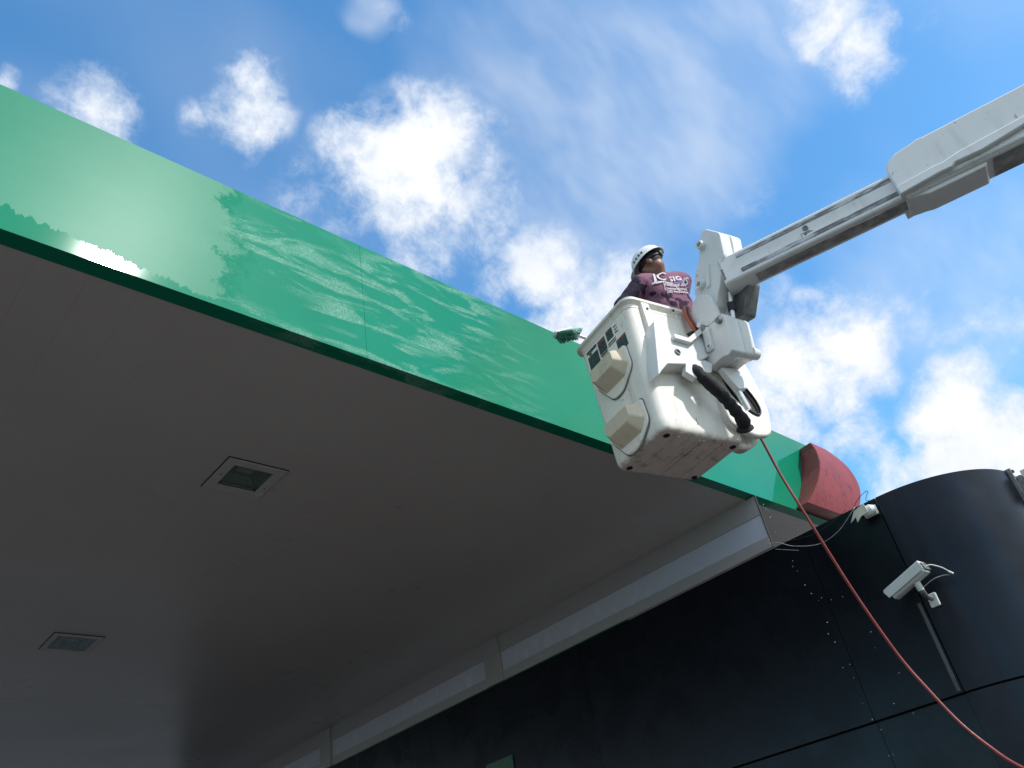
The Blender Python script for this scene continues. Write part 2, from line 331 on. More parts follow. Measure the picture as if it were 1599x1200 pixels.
def m_shirt():
    t = NT('mauve_work_shirt'); X, Y, Z = t.xyz()
    n = t.noise(3, 5); c = t.mix(t.ramp(n, 0.3, 0.7), (0.185, 0.085, 0.135), (0.235, 0.112, 0.170))
    sp = t.noise(13, 4, 0.55, dist=1.0); low = t.ramp(Z, 1.52, 1.42)
    c = t.mix(t.math('MULTIPLY', t.ramp(sp, 0.545, 0.575), low), c, (0.030, 0.012, 0.030))
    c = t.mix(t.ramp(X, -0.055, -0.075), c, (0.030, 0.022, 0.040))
    t.base(c); t.rough(0.8); t.spec(0.2); t.bump(t.noise(9, 5, 0.6, dist=0.6), 0.55, 0.03); return t.m
M_SHIRT = m_shirt()
def m_bristle():
    t = NT('green_bristles'); X, Y, Z = t.xyz(); n = t.noise(60, 4)
    dk = t.mix(t.ramp(n, 0.3, 0.7), (0.015, 0.10, 0.07), (0.04, 0.24, 0.17)); k = t.ramp(t.math('ADD', Z, t.math('MULTIPLY', n, 0.02)), -0.015, 0.02)
    t.base(t.mix(k, dk, (0.30, 0.52, 0.44))); t.rough(0.7); return t.m
M_BRISTLE = m_bristle()
M_BRUSHBLOCK = simple('brush_block', (0.62, 0.60, 0.55), 0.5)
M_POLE = simple('aluminium_pole', (0.6, 0.6, 0.6), 0.35, 0.1, metallic=0.4)
M_CAMWHITE = painted_white('camera_housing', (0.60, 0.63, 0.62), (0.3, 0.3, 0.28), 0.35, False, 0.4)
M_LENS = simple('lens_glass', (0.02, 0.012, 0.015), 0.1)
M_WIRE = simple('grey_wire', (0.35, 0.35, 0.36), 0.5)
M_BLACKWIRE = simple('black_wire', (0.015, 0.015, 0.018), 0.5)
M_CONDUIT = simple('grey_conduit', (0.075, 0.08, 0.09), 0.45, 0.2)
M_REFLECT = simple('lamp_reflector', (0.10, 0.13, 0.12), 0.25, 0.3, 12, metallic=0.4)
M_LAMPFRAME = simple('lamp_frame', (0.50, 0.485, 0.475), 0.4, 0.15)
def m_glass(name, tint, rough):
    t = NT(name); t.base(tint); t.rough(rough); t.b.inputs['Transmission Weight'].default_value = 0.9; t.b.inputs['IOR'].default_value = 1.3; return t.m
M_GLASS = m_glass('lamp_glass', (0.75, 0.85, 0.8), 0.1)
M_DROP = m_glass('water', (0.95, 0.97, 1.0), 0.02)
def m_ground():
    t = NT('concrete_ground'); n = t.noise(0.4, 7); f = t.noise(18, 6)
    t.base(t.mix(t.math('MULTIPLY', n, f), (0.060, 0.057, 0.054), (0.105, 0.098, 0.09))); t.rough(0.85); t.bump(f, 0.2, 0.01); return t.m
M_GROUND = m_ground()
def m_decal():
    t = NT('warning_decal_print'); n = t.noise(90, 2, 0.5, stretch=(1, 0.35, 3.0))
    X, Y, Z = t.xyz()
    t.base(t.mix(t.ramp(n, 0.55, 0.6), (0.025, 0.028, 0.04), (0.10, 0.10, 0.12))); t.rough(0.4); return t.m
M_DECAL = m_decal()
M_DECALRED = simple('decal_red', (0.30, 0.07, 0.06), 0.4)
M_DECALWHITE = simple('decal_white', (0.66, 0.66, 0.66), 0.4, 0.1)

# ------------------------------------------------------------------ ground
bm = bmesh.new(); bmesh.ops.create_grid(bm, x_segments=8, y_segments=8, size=400)
g = new_obj('ground', bm_mesh(bm), M_GROUND); tag(g, kind='structure', label='pale concrete forecourt under the canopy')

# ------------------------------------------------------------------ canopy
ZS = 3.9 + CH            # underside of the soffit
YF = 4.085               # street face of the fascia
XW = 8.087               # side wall of the black building
canopy = empty('canopy', (0, 0, 0))
tag(canopy, 'flat canopy with wet green fascia and pale grey panelled soffit', 'canopy')
XA, XE, YB = -5.6, 10.2, 20.0
for x0, x1 in ((XA, -3.203), (-3.2, 2.8843), (2.8857, 8.985), (8.986, XE)):
    box('fascia_panel', (x0, x1, YF, YF + 0.128, ZS - 0.004, ZS + 1.215), M_FASCIA, canopy, 0.001)
box('fascia_panel', (XA, XA + 0.12, YF + 0.131, YB - 0.12, ZS - 0.004, ZS + 1.215), M_FASCIA, canopy, 0.003)
box('fascia_panel', (XE - 0.12, XE, YF + 0.131, YB - 0.12, ZS + 0.09, ZS + 1.215), M_FASCIA, canopy, 0.003)
box('fascia_panel', (XA, XE, YB - 0.117, YB, ZS - 0.004, ZS + 1.215), M_FASCIA, canopy, 0.003)
box('roof_deck', (XA + 0.13, XE - 0.13, YF + 0.135, YB - 0.125, ZS + 0.10, ZS + 0.16), M_GAP, canopy)
YJ = 12.58
pw = 0.305
holes_xy = [(2.885, 6.09), (2.835, 10.41)]           # lamp centres
LS = 0.22                                             # half side of the lamp opening
x = XA + 0.125
import itertools
mesh_cache = {}
while x < XE - 0.14:
    x1 = min(x + pw - 0.0007, XE - 0.125)
    segs = [(YF + 0.131, YJ - 0.004), (YJ + 0.004, YB - 0.12)]
    for (a, b) in segs:
        cuts = [(a, b)]
        for hx, hy in holes_xy:
            if x1 > hx - LS and x < hx + LS:
                n2 = []
                for (p, q) in cuts:
                    if p < hy < q: n2 += [(p, hy - LS), (hy + LS, q)]
                    else: n2.append((p, q))
                cuts = n2
        for (p, q) in cuts:
            o = box('soffit_panel', (x, x1, p, q, ZS, ZS + 0.025), M_SOFFIT, canopy)
    # side strips beside a lamp opening
    for hx, hy in holes_xy:
        if x1 > hx - LS and x < hx + LS:
            if x < hx - LS - 0.004: box('soffit_panel', (x, hx - LS, hy - LS, hy + LS, ZS, ZS + 0.025), M_SOFFIT, canopy)
            if x1 > hx + LS + 0.004: box('soffit_panel', (hx + LS, x1, hy - LS, hy + LS, ZS, ZS + 0.025), M_SOFFIT, canopy)
    x += pw

# recessed lamps
def canopy_lamp(cx, cy, closed, label):
    t = tag(empty('canopy_lamp', (cx, cy, ZS)), label, 'ceiling lamp', 'square lamps set in the soffit')
    o, i, zb, zt = 0.275, 0.185 if not closed else 0.215, -0.016, -0.002
    for b in ((-o, o, -o, -i), (-o, o, i, o), (-o, -i, -i, i), (i, o, -i, i)):
        box('frame', (b[0], b[1], b[2], b[3], zb, zt), M_LAMPFRAME, t, 0.002)
    gsk = 0.283
    for b in ((-gsk, gsk, -gsk, -o - 0.001), (o + 0.001, gsk, -o, o), (-gsk, gsk, o + 0.001, gsk), (-gsk, -o - 0.001, -o, o)):
        box('gasket', (b[0], b[1], b[2], b[3], -0.008, -0.001), M_DARK, t)
    bm = bmesh.new(); dz = 0.095 if not closed else 0.05
    top = [bm.verts.new((sx * i * 0.62, sy * i * 0.62, dz)) for sx, sy in ((-1, -1), (1, -1), (1, 1), (-1, 1))]
    bot = [bm.verts.new((sx * (i + 0.002), sy * (i + 0.002), -0.001)) for sx, sy in ((-1, -1), (1, -1), (1, 1), (-1, 1))]
    bm.faces.new(top)
    for k in range(4): bm.faces.new((bot[k], bot[(k + 1) % 4], top[(k + 1) % 4], top[k]))
    new_obj('reflector', bm_mesh(bm), M_REFLECT, t)
    box('lamp_module', (-0.075, 0.075, -0.035, 0.035, dz - 0.025, dz - 0.002), M_LAMPFRAME, t, 0.006)
    if closed:
        for sx in (-1, 1): box('lamp_bar', (sx * 0.14 - 0.02, sx * 0.14 + 0.02, -0.15, 0.15, -0.004, 0.008), M_TRIM, t, 0.003)
    else:
        for sy in (-1, 1): box('bolt_strip', (-0.14, 0.14, sy * 0.16 - 0.012, sy * 0.16 + 0.012, 0.0, 0.012), M_DULLSTEEL, t, 0.002)
    box('lens', (-i - 0.001, i + 0.001, -i - 0.001, i + 0.001, 0.014 if not closed else -0.012, 0.018 if not closed else -0.009), M_GLASS, t)
    for px, py in ((-0.23, 0.0), (0.23, 0.08)):
        tube('screw', [(px, py, -0.012), (px, py, -0.022)], 0.008, M_DULLSTEEL, t, 8)
    return t
canopy_lamp(2.885, 6.09, False, 'square recessed lamp with dark open well, nearer the green fascia')
canopy_lamp(2.835, 10.41, True, 'flat square lamp with pale lens, further in from the fascia')

# ------------------------------------------------------------------ black building with rounded corner
bld = tag(empty('building', (XW, 2.85, 0)), 'black clad building with a rounded corner beside the canopy', 'building')
def part_of_building(o): o.matrix_parent_inverse = Matrix.Translation((-XW, -2.85, 0)); return o
ZT = 3.235 + CH; ZJ = 1.30 + CH; RC = 1.02; YC0 = 2.845
def outline(off):
    pts = [(XW + off, 20.0)] + [(XW + off, y) for y in (13.2, 10.1, 7.0, 3.75)]
    return pts
def wall_strip(path, z0, z1, th, name, top=True):
    """A cladding panel following a plan path, th thick to the inside."""
    bm = bmesh.new(); rows = []
    P = [Vector(p) for p in path]
    for i, p in enumerate(P):
        t = (P[min(i + 1, len(P) - 1)] - P[max(i - 1, 0)]).normalized(); nrm = Vector((-t.y, t.x))
        q = p + nrm * th
        rows.append([bm.verts.new((p.x, p.y, z0)), bm.verts.new((p.x, p.y, z1)), bm.verts.new((q.x, q.y, z1)), bm.verts.new((q.x, q.y, z0))])
    for a, b in zip(rows, rows[1:]):
        for k in range(4): bm.faces.new((a[k], a[(k + 1) % 4], b[(k + 1) % 4], b[k]))
    bm.faces.new(rows[0]); bm.faces.new(rows[-1][::-1])
    return part_of_building(new_obj(name, bm_mesh(bm), M_BLACK, bld, 20))
def arc(off, n=28):
    return [(XW + RC - (RC - off) * math.cos(a), YC0 - (RC - off) * math.sin(a)) for a in [math.pi / 2 * k / n for k in range(n + 1)]]
seams = [20.0, 16.8, 13.7, 10.5, 7.2, 3.72, YC0]
for upper in (True, False):
    off, z0, z1 = (0.0, ZJ + 0.006, ZT) if upper else (0.03, 0.0, ZJ - 0.012)
    for a, b in zip(seams, seams[1:]):
        wall_strip([(XW + off, a - 0.0025), (XW + off, b + 0.0025)], z0, z1, 0.06, 'cladding_panel')
    ar = arc(off if upper else 0.006); ar[0] = (ar[0][0], ar[0][1] - 0.008)
    wall_strip(ar, z0, z1, 0.06, 'curved_cladding_panel')
    for x0, x1 in ((XW + RC, XW + RC + 2.2), (XW + RC + 2.21, XW + 5.4)):
        wall_strip([(x0 + 0.004, YC0 - RC + (off if upper else 0.006)), (x1, YC0 - RC + (off if upper else 0.006))], z0, z1, 0.06, 'cladding_panel')
# solid core behind the cladding (dark, keeps seams black)
bm = bmesh.new(); core = [(XW + 0.095, 19.99)] + arc(0.095) + [(XW + 5.38, YC0 - RC + 0.095), (XW + 5.38, 19.99)]
f0 = [bm.verts.new((x, y, 0.0)) for x, y in core]; f1 = [bm.verts.new((x, y, ZT - 0.05)) for x, y in core]
bm.faces.new(f1)
for k in range(len(core)): bm.faces.new((f0[k], f0[(k + 1) % len(core)], f1[(k + 1) % len(core)], f1[k]))
part_of_building(new_obj('wall_core', bm_mesh(bm), M_GAP, bld))
def bpart(name, b, mat, bev=0.0): return part_of_building(box(name, b, mat, bld, bev))
part_of_building(box('roof', (XW + 0.15, XW + 5.3, YC0 - RC + 0.9, 19.9, ZT - 0.049, ZT - 0.03), simple('roof_membrane', (0.13, 0.127, 0.122), 0.85), bld))
bpart('coping', (XW - 0.012, XW + 0.05, 6.3, 19.9, ZT + 0.001, ZT + 0.016), M_DKGREEN)
# clerestory between the roof of the building and the soffit
CY = [4.095, 8.88, 13.53, 18.2]
for a, b in zip(CY, CY[1:] + [19.85]):
    a2 = a + 0.18 if a > 5 else a
    bpart('sill', (XW - 0.006, XW + 0.03, a2, b - 0.18, ZT + 0.018, ZT + 0.15), M_TRIM, 0.004)
    bpart('pane', (XW + 0.014, XW + 0.024, a2, b - 0.18, ZT + 0.152, ZT + 0.42), M_FROST)
    bpart('header', (XW + 0.004, XW + 0.03, a2, b - 0.18, ZT + 0.422, ZS - 0.009), M_TRIM, 0.003)
bpart('sun_mask_cap', (XW - 0.002, XW + 0.025, 4.082, 4.094, ZT + 0.018, ZS - 0.010), simple('sun_mask_grey', (0.07, 0.07, 0.07), 0.9, spec=0.0))  # added dark cap, keeps the clerestory ends from showing sunlit
for a in CY[1:]:
    bpart('post', (XW - 0.030, XW + 0.14, a - 0.175, a + 0.175, ZT + 0.018, ZS - 0.003), M_TRIM, 0.006)
bpart('sign_panel', (XW - 0.02, XW - 0.002, 8.75, 9.3, 2.25 + CH - 0.5, 2.275 + CH), M_DKGREEN, 0.003)

# ------------------------------------------------------------------ red curved sign box on the end of the fascia
sign = tag(empty('sign_box', (9.5, YF, ZS)), 'faded red curved sign box at the far end of the fascia', 'sign')
def red_sign():
    rowsL = [(3.838, 8.823), (3.95, 8.94), (4.1, 9.08), (4.25, 9.21), (4.4, 9.33), (4.55, 9.43), (4.7, 9.52), (4.8, 9.57), (4.886, 9.593)]
    rightp = [(3.838, 9.80), (3.95, 10.02), (4.084, 10.157), (4.25, 10.27), (4.379, 10.326), (4.55, 10.335), (4.678, 10.303), (4.80, 10.17), (4.87, 10.03), (4.886, 9.97)]
    def rx(z):
        for (z0, x0), (z1, x1) in zip(rightp, rightp[1:]):
            if z0 <= z <= z1 + 1e-6: return x0 + (x1 - x0) * (z - z0) / (z1 - z0)
        return rightp[-1][1]
    def lx(z):
        for (z0, x0), (z1, x1) in zip(rowsL, rowsL[1:]):
            if z0 <= z <= z1 + 1e-6: return x0 + (x1 - x0) * (z - z0) / (z1 - z0)
        return rowsL[-1][1]
    n, mcol = 22, 12; bm = bmesh.new(); grid = []
    for i in range(n + 1):
        z = 3.838 + (4.886 - 3.838) * i / n; t = i / n; bul = 0.10 * 4 * t * (1 - t)
        L, Rr = lx(z), rx(z)
        grid.append([Vector((L + (Rr - L) * j / mcol, 3.835 - bul * (1 - 0.15 * (j / mcol)), z + CH)) for j in range(mcol + 1)])
    V = [[bm.verts.new(p) for p in r] for r in grid]
    for i in range(n):
        for j in range(mcol): bm.faces.new((V[i][j], V[i][j + 1], V[i + 1][j + 1], V[i + 1][j]))
    front = new_obj('front_panel', bm_mesh(bm), M_RED, sign); front.matrix_parent_inverse = Matrix.Translation(-sign.location)
    sol = front.modifiers.new('t', 'SOLIDIFY'); sol.thickness = 0.012; sol.offset = 0
    def side(name, pts):
        bm = bmesh.new(); a = [bm.verts.new(p) for p in pts]; b = [bm.verts.new((p.x + 0.19, YF - 0.004, p.z + 0.085)) for p in pts]
        for k in range(len(pts) - 1): bm.faces.new((a[k], a[k + 1], b[k + 1], b[k]))
        o = new_obj(name, bm_mesh(bm), M_RED, sign); o.matrix_parent_inverse = Matrix.Translation(-sign.location)
        s = o.modifiers.new('t', 'SOLIDIFY'); s.thickness = 0.008; s.offset = 0
    side('side_panel', [r[0] for r in grid]); side('side_panel', [r[-1] for r in grid])
    side('bottom_panel', [p for p in grid[0]]); side('top_panel', [p for p in grid[-1]])
red_sign()

# ------------------------------------------------------------------ aerial lift: bucket, knuckle and boom, in the bucket's own axes
YAW = rad(-12.3); cB, sB = math.cos(YAW), math.sin(YAW)
BX, BY, BZ = 3.7, 3.48, 2.6 + CH
def b2w(p): return Vector((cB * (BX + p[0]) - sB * (BY + p[1]), sB * (BX + p[0]) + cB * (BY + p[1]), BZ + p[2]))
lift = empty('aerial_lift', b2w((0, 0, 0)), YAW)
tag(lift, 'white bucket lift with grimy steps, warning stickers and long telescopic boom', 'bucket lift')
def ring(z, hx, hy, r, n=6):
    out = []
    for (sx, sy, a0) in ((1, 1, 0), (-1, 1, 90), (-1, -1, 180), (1, -1, 270)):
        for k in range(n + 1):
            a = rad(a0 + 90 * k / n); out.append((sx * (hx - r) + r * math.cos(a), sy * (hy - r) + r * math.sin(a), z))
    return out
def loft(rings, cap0=True, cap1=True):
    bm = bmesh.new(); R = [[bm.verts.new(p) for p in r] for r in rings]; n = len(R[0])
    for a, b in zip(R, R[1:]):
        for k in range(n): bm.faces.new((a[k], a[(k + 1) % n], b[(k + 1) % n], b[k]))
    if cap0: bm.faces.new(R[0][::-1])
    if cap1: bm.faces.new(R[-1])
    return bm_mesh(bm)
def sect(z, g=0.0, r=0.075):
    t = z / 1.03; return ring(z, 0.365 + 0.020 * t - g, 0.280 + 0.035 * t - g, r)
shell_rings = [ring(0.0, 0.335, 0.25, 0.05), ring(0.010, 0.352, 0.267, 0.062), ring(0.035, 0.364, 0.279, 0.072)] + [sect(z) for z in (0.1, 0.25, 0.4, 0.55, 0.7, 0.85, 0.97, 1.0)]
shell_rings += [sect(1.0, 0.02)] + [sect(z, 0.02) for z in (0.7, 0.4, 0.06)]
bucket = new_obj('bucket', loft(shell_rings), M_WHITE, lift, 40)
rim_rings = [sect(1.001, 0.018), sect(1.001, -0.002), sect(1.030, -0.004), ring(1.046, 0.402, 0.338, 0.075), ring(1.049, 0.410, 0.347, 0.08), ring(1.068, 0.412, 0.349, 0.08), ring(1.071, 0.409, 0.346, 0.08), ring(1.071, 0.374, 0.305, 0.065), ring(1.066, 0.368, 0.299, 0.06), sect(1.001, 0.018)]
new_obj('rim', loft(rim_rings, False, False), M_WHITE, bucket, 40)
# underside: dirty tray with ribs and drain stains
new_obj('underside_plate', loft([ring(-0.003, 0.325, 0.24, 0.045), ring(-0.0005, 0.333, 0.248, 0.05)]), M_FLOOR, bucket, 30)
for k, xx in enumerate((-0.20, -0.02, 0.02, 0.20)):
    box('rib', (xx - 0.012, xx + 0.012, -0.225, 0.225, -0.010, -0.003), M_FLOOR, bucket, 0.003)
for xx, yy in ((-0.29, -0.21), (-0.29, 0.21), (0.29, -0.21), (0.29, 0.21)):
    tube('drain', [(xx, yy, -0.001), (xx, yy, -0.009)], 0.022, M_DARK, bucket, 12)
# steps moulded on the left side
def step(zc, yc):
    xf = -0.372 - 0.008 * zc; k = 0.86
    P = lambda L: [(yc + y * k, zc + z * k) for y, z in L]
    fl = rounded(P([(-0.23, 0.17), (0.20, 0.17), (0.235, 0.04), (0.07, -0.19), (-0.06, -0.19), (-0.24, -0.05)]), 0.045)
    s = plate('step', fl, 0.014, 0.004, axes((xf - 0.014, 0, 0), (0, 1, 0), (0, 0, 1), (1, 0, 0)), M_WHITE, bucket)
    plate('step_gasket', rounded(P([(-0.238, 0.178), (0.207, 0.178), (0.243, 0.035), (0.074, -0.20), (-0.064, -0.20), (-0.248, -0.055)]), 0.045), 0.004, 0.001, axes((xf - 0.004, 0, 0), (0, 1, 0), (0, 0, 1), (1, 0, 0)), M_DULLSTEEL, bucket)
    bm = bmesh.new()
    base = rounded(P([(-0.19, 0.15), (0.19, 0.15), (0.215, 0.03), (0.13, -0.09), (-0.14, -0.09), (-0.215, 0.0)]), 0.016)
    outer = rounded(P([(-0.150, 0.125), (0.150, 0.125), (0.155, 0.04), (0.115, 0.0), (-0.115, 0.0), (-0.155, 0.04)]), 0.012)
    mid = [((a[0] * 0.2 + b[0] * 0.8), (a[1] * 0.2 + b[1] * 0.8)) for a, b in zip(base, outer)]
    R = [[bm.verts.new((xx, y, z)) for y, z in pts] for xx, pts in ((xf - 0.013, base), (xf - 0.092, mid), (xf - 0.104, outer))]
    n = len(base)
    for a, b in zip(R, R[1:]):
        for k2 in range(n): bm.faces.new((a[k2], a[(k2 + 1) % n], b[(k2 + 1) % n], b[k2]))
    bm.faces.new(R[-1]); bm.faces.new(R[0][::-1])
    new_obj('step_pocket', bm_mesh(bm), M_STEP, bucket, 30)
step(0.612, 0.012); step(0.155, 0.015)
# warning decals on the left side, below the rim
def decal(y0, y1, z0, z1, mat):
    def sx(z): return -(0.365 + 0.020 * z / 1.03) - 0.0025
    bm = bmesh.new(); v = [bm.verts.new((sx(z), y, z)) for y, z in ((y0, z0), (y1, z0), (y1, z1), (y0, z1))]; bm.faces.new(v)
    o = new_obj('decal', bm_mesh(bm), mat, bucket); s = o.modifiers.new('t', 'SOLIDIFY'); s.thickness = 0.001; return o
for d in ((0.10, 0.225, 0.80, 0.925, M_DECAL), (0.10, 0.225, 0.955, 0.975, M_DECAL), (0.17, 0.20, 0.932, 0.948, M_DECAL), (-0.005, 0.085, 0.855, 0.94, M_DECAL), (-0.005, 0.085, 0.943, 0.97, M_DECALRED),
          (-0.10, -0.025, 0.895, 0.965, M_DECAL), (-0.10, -0.025, 0.967, 0.978, M_DECALRED), (-0.115, -0.02, 0.868, 0.876, M_DECAL), (-0.115, -0.02, 0.85, 0.857, M_DECAL), (-0.155, -0.12, 0.90, 0.907, M_DECAL), (-0.155, -0.12, 0.925, 0.932, M_DECAL), (-0.155, -0.12, 0.95, 0.957, M_DECAL),
          (-0.215, -0.105, 0.735, 0.82, M_DECAL), (-0.215, -0.105, 0.822, 0.838, M_DECALRED), (0.0, 0.07, 0.80, 0.825, M_DECALRED), (0.0, 0.085, 0.835, 0.848, M_DECAL)):
    decal(*d)
# front: mounting channels and bolt holes
FY = -0.316
plate('mounting_channel', rounded([(-0.275, 0.62), (-0.205, 0.62), (-0.205, 1.040), (-0.275, 1.040)], 0.008), 0.040, 0.006, axes((0, FY + 0.01, 0), (1, 0, 0), (0, 0, 1), (0, -1, 0)), M_WHITE, lift)
for px, pz in ((-0.235, 0.985), (0.02, 1.035)):
    tube('bolt', [(px, FY - 0.030, pz), (px, FY - 0.037, pz)], 0.010, M_DARK, lift, 10)
EXM = lambda ex: axes((ex, 0, 0), (0, 1, 0), (0, 0, 1), (1, 0, 0))       # plates facing the bucket's left, growing to the right
EYM = lambda ey: axes((0, ey, 0), (1, 0, 0), (0, 0, 1), (0, -1, 0))      # plates on the bucket's front, growing forward
br = [(-0.276, 0.814), (-0.156, 0.834), (-0.16, 0.672), (-0.029, 0.67), (0.169, 0.835), (0.30, 0.848), (0.30, 0.689), (-0.045, 0.487), (-0.279, 0.44), (-0.393, 0.326)]
plate('mounting_bracket', rounded(br, 0.012), 0.115, 0.007, EYM(-0.292), M_STEEL, lift)
plate('bracket_flange', rounded([(-0.165, 0.66), (-0.025, 0.655), (0.175, 0.82), (0.25, 0.835), (0.25, 0.865), (0.165, 0.86), (-0.035, 0.695), (-0.165, 0.70)], 0.008), 0.132, 0.004, EYM(-0.31), M_STEEL, lift)
for px, pz, rr in ((-0.155, 0.565, 0.024), (0.245, 0.69, 0.018)):
    ring_tube('bolt', (px, -0.408, pz), (0, -1, 0), rr, rr * 0.6, 0.010, M_DULLSTEEL, lift)
# knuckle: upper arm, rocker plate, gearbox cover
arm = [(-0.70, 1.569), (-0.74, 1.565), (-0.827, 1.446), (-0.838, 1.422), (-0.80, 1.231), (-0.752, 1.185), (-0.68, 1.062), (-0.625, 1.001), (-0.572, 0.93), (-0.505, 0.93), (-0.43, 1.08), (-0.44, 1.181), (-0.494, 1.301), (-0.533, 1.335), (-0.594, 1.405), (-0.665, 1.535)]
plate('knuckle_arm', rounded(arm, 0.02), 0.105, 0.010, EXM(0.20), M_STEEL, lift)
plate('knuckle_arm', rounded([(y + 0.006 * (1 if y > -0.6 else -1), z) for y, z in arm], 0.02), 0.10, 0.010, EXM(0.309), M_STEEL, lift)
for y, z in ((-0.665, 1.455), (-0.535, 1.175)):
    ring_tube('pin_boss', (0.203, y, z), (-1, 0, 0), 0.034, 0.021, 0.045, M_STEEL, lift)
plate('arm_rib', rounded([(-0.60, 1.11), (-0.565, 1.11), (-0.625, 1.28), (-0.66, 1.28)], 0.014), 0.022, 0.006, EXM(0.184), M_STEEL, lift)
tube('grease_fitting', [(0.205, -0.52, 1.29), (0.190, -0.52, 1.29)], 0.012, M_STEEL, lift, 10)
rock = [(-0.441, 1.136), (-0.487, 1.123), (-0.52, 1.098), (-0.554, 1.053), (-0.565, 0.998), (-0.565, 0.922), (-0.563, 0.864), (-0.554, 0.862), (-0.466, 0.850), (-0.403, 0.870), (-0.345, 0.942), (-0.328, 1.005), (-0.335, 1.036), (-0.364, 1.09), (-0.40, 1.128)]
rock = [(y - 0.031, z - 0.037) for y, z in rock]
plate('rocker_plate', rounded(rock, 0.015), 0.036, 0.006, EXM(0.16), M_STEEL, lift)
tube('pin', [(0.165, -0.43, 0.865), (0.13, -0.43, 0.865)], 0.020, M_STEEL, lift, 12)
gear = [(-0.439, 0.832), (-0.476, 0.811), (-0.61, 0.797), (-0.632, 0.814), (-0.65, 0.772), (-0.628, 0.618), (-0.605, 0.507), (-0.564, 0.495), (-0.512, 0.516), (-0.445, 0.520), (-0.36, 0.514), (-0.329, 0.554), (-0.33, 0.60), (-0.34, 0.66), (-0.36, 0.80)]
plate('gearbox_cover', rounded(gear, 0.012), 0.125, 0.008, EXM(0.15), M_STEEL, lift)
plate('gearbox_cover', rounded([(y * 0.985 - 0.006, 0.66 + (z - 0.66) * 0.96) for y, z in gear], 0.03), 0.11, 0.012, EXM(0.279), M_STEEL, lift)
plate('gearbox_flange', rounded([(-0.415, 0.62), (-0.47, 0.61), (-0.50, 0.79), (-0.44, 0.83)], 0.015), 0.03, 0.006, EXM(0.125), M_STEEL, lift)
tube('gearbox_shaft', [(0.36, -0.575, 0.55), (0.425, -0.575, 0.55)], [0.048, 0.040], M_STEEL, lift, 16)
for y, z in ((-0.60, 0.765), (-0.46, 0.81)):
    tube('bolt', [(0.152, y, z), (0.120, y, z)], 0.022, M_DULLSTEEL, lift, 12)
ring_tube('bolt', (0.128, -0.455, 0.645), (-1, 0, 0), 0.022, 0.013, 0.012, M_STEEL, lift)
# dark yoke and leveling rod between the arm and the gearbox
plate('yoke', rounded([(-0.78, 1.16), (-0.56, 1.02), (-0.54, 0.86), (-0.66, 0.83), (-0.80, 1.02)], 0.02), 0.12, 0.006, EXM(0.345), M_DULLSTEEL, lift)
tube('leveling_rod', [(0.29, -0.66, 1.02), (0.27, -0.62, 0.80)], 0.016, M_CHROME, lift, 12)
tube('rod_seal', [(0.285, -0.645, 0.93), (0.28, -0.632, 0.87)], 0.030, M_DARK, lift, 12)
# clamps below the bracket with the hydraulic rod
plate('hose_clamp', rounded([(-0.10, 0.50), (0.09, 0.55), (0.15, 0.53), (0.11, 0.45), (0.02, 0.42), (-0.06, 0.36), (-0.14, 0.40)], 0.012), 0.05, 0.006, EYM(-0.36), M_DULLSTEEL and M_STEEL, lift)
plate('hose_clamp', rounded([(0.20, 0.50), (0.34, 0.52), (0.44, 0.46), (0.39, 0.36), (0.30, 0.33), (0.25, 0.40)], 0.012), 0.05, 0.006, EYM(-0.38), M_STEEL, lift)
tube('hydraulic_rod', [(0.30, -0.40, 0.40), (0.365, -0.385, 0.20)], 0.022, M_CHROME, lift, 14)
sleeve = catmull([(-0.03, -0.38, 0.46), (-0.02, -0.42, 0.385), (0.06, -0.43, 0.285), (0.16, -0.42, 0.18), (0.245, -0.40, 0.09), (0.29, -0.36, 0.045)], 8)
bm = bmesh.new(); rs = [0.045 * (0.95 + 0.30 * noise.noise(p * 26)) * (1.0 if i < 34 else 1.12) for i, p in enumerate(sleeve)]; tube_bm(bm, sleeve, rs, 16)
new_obj('hose_sleeve', bm_mesh(bm), M_SLEEVE, lift, 60)
# rounded cover beside the bucket with an oval opening full of hoses
ear = rounded([(0.18, 0.90), (0.52, 0.88), (0.60, 0.76), (0.655, 0.48), (0.668, 0.30), (0.60, 0.07), (0.44, 0.03), (0.20, 0.10)], 0.10, 8)
def oval(cx, cz, a, b, rot, n=28):
    return [(cx + a * math.cos(t) * math.cos(rot) - b * math.sin(t) * math.sin(rot), cz + a * math.cos(t) * math.sin(rot) + b * math.sin(t) * math.cos(rot)) for t in [2 * math.pi * k / n for k in range(n)]]
ov = oval(0.440, 0.385, 0.190, 0.092, rad(-57))
plate('valve_cover', ear, 0.05, 0.018, EYM(-0.275), M_WHITE, lift, [ov])
plate('valve_cover_back', rounded([(0.36, 0.88), (0.52, 0.86), (0.60, 0.75), (0.645, 0.48), (0.658, 0.30), (0.59, 0.08), (0.44, 0.0), (0.36, 0.0)], 0.10, 8), 0.10, 0.03, EYM(-0.12), M_WHITE, lift)
box('cover_web', (0.40, 0.60, -0.275, -0.20, 0.62, 0.80), M_WHITE, lift, 0.02)
new_obj('opening_edge', plate_mesh(ov, 0.02, 0.004, EYM(-0.316), [oval(0.440, 0.385, 0.177, 0.080, rad(-57))]), M_DARK, lift, 40)
plate('opening_shade_sheet', oval(0.440, 0.385, 0.200, 0.102, rad(-57)), 0.006, 0.001, EYM(-0.300), M_DARK, lift)  # black sheet painting the darkness of a deeper opening
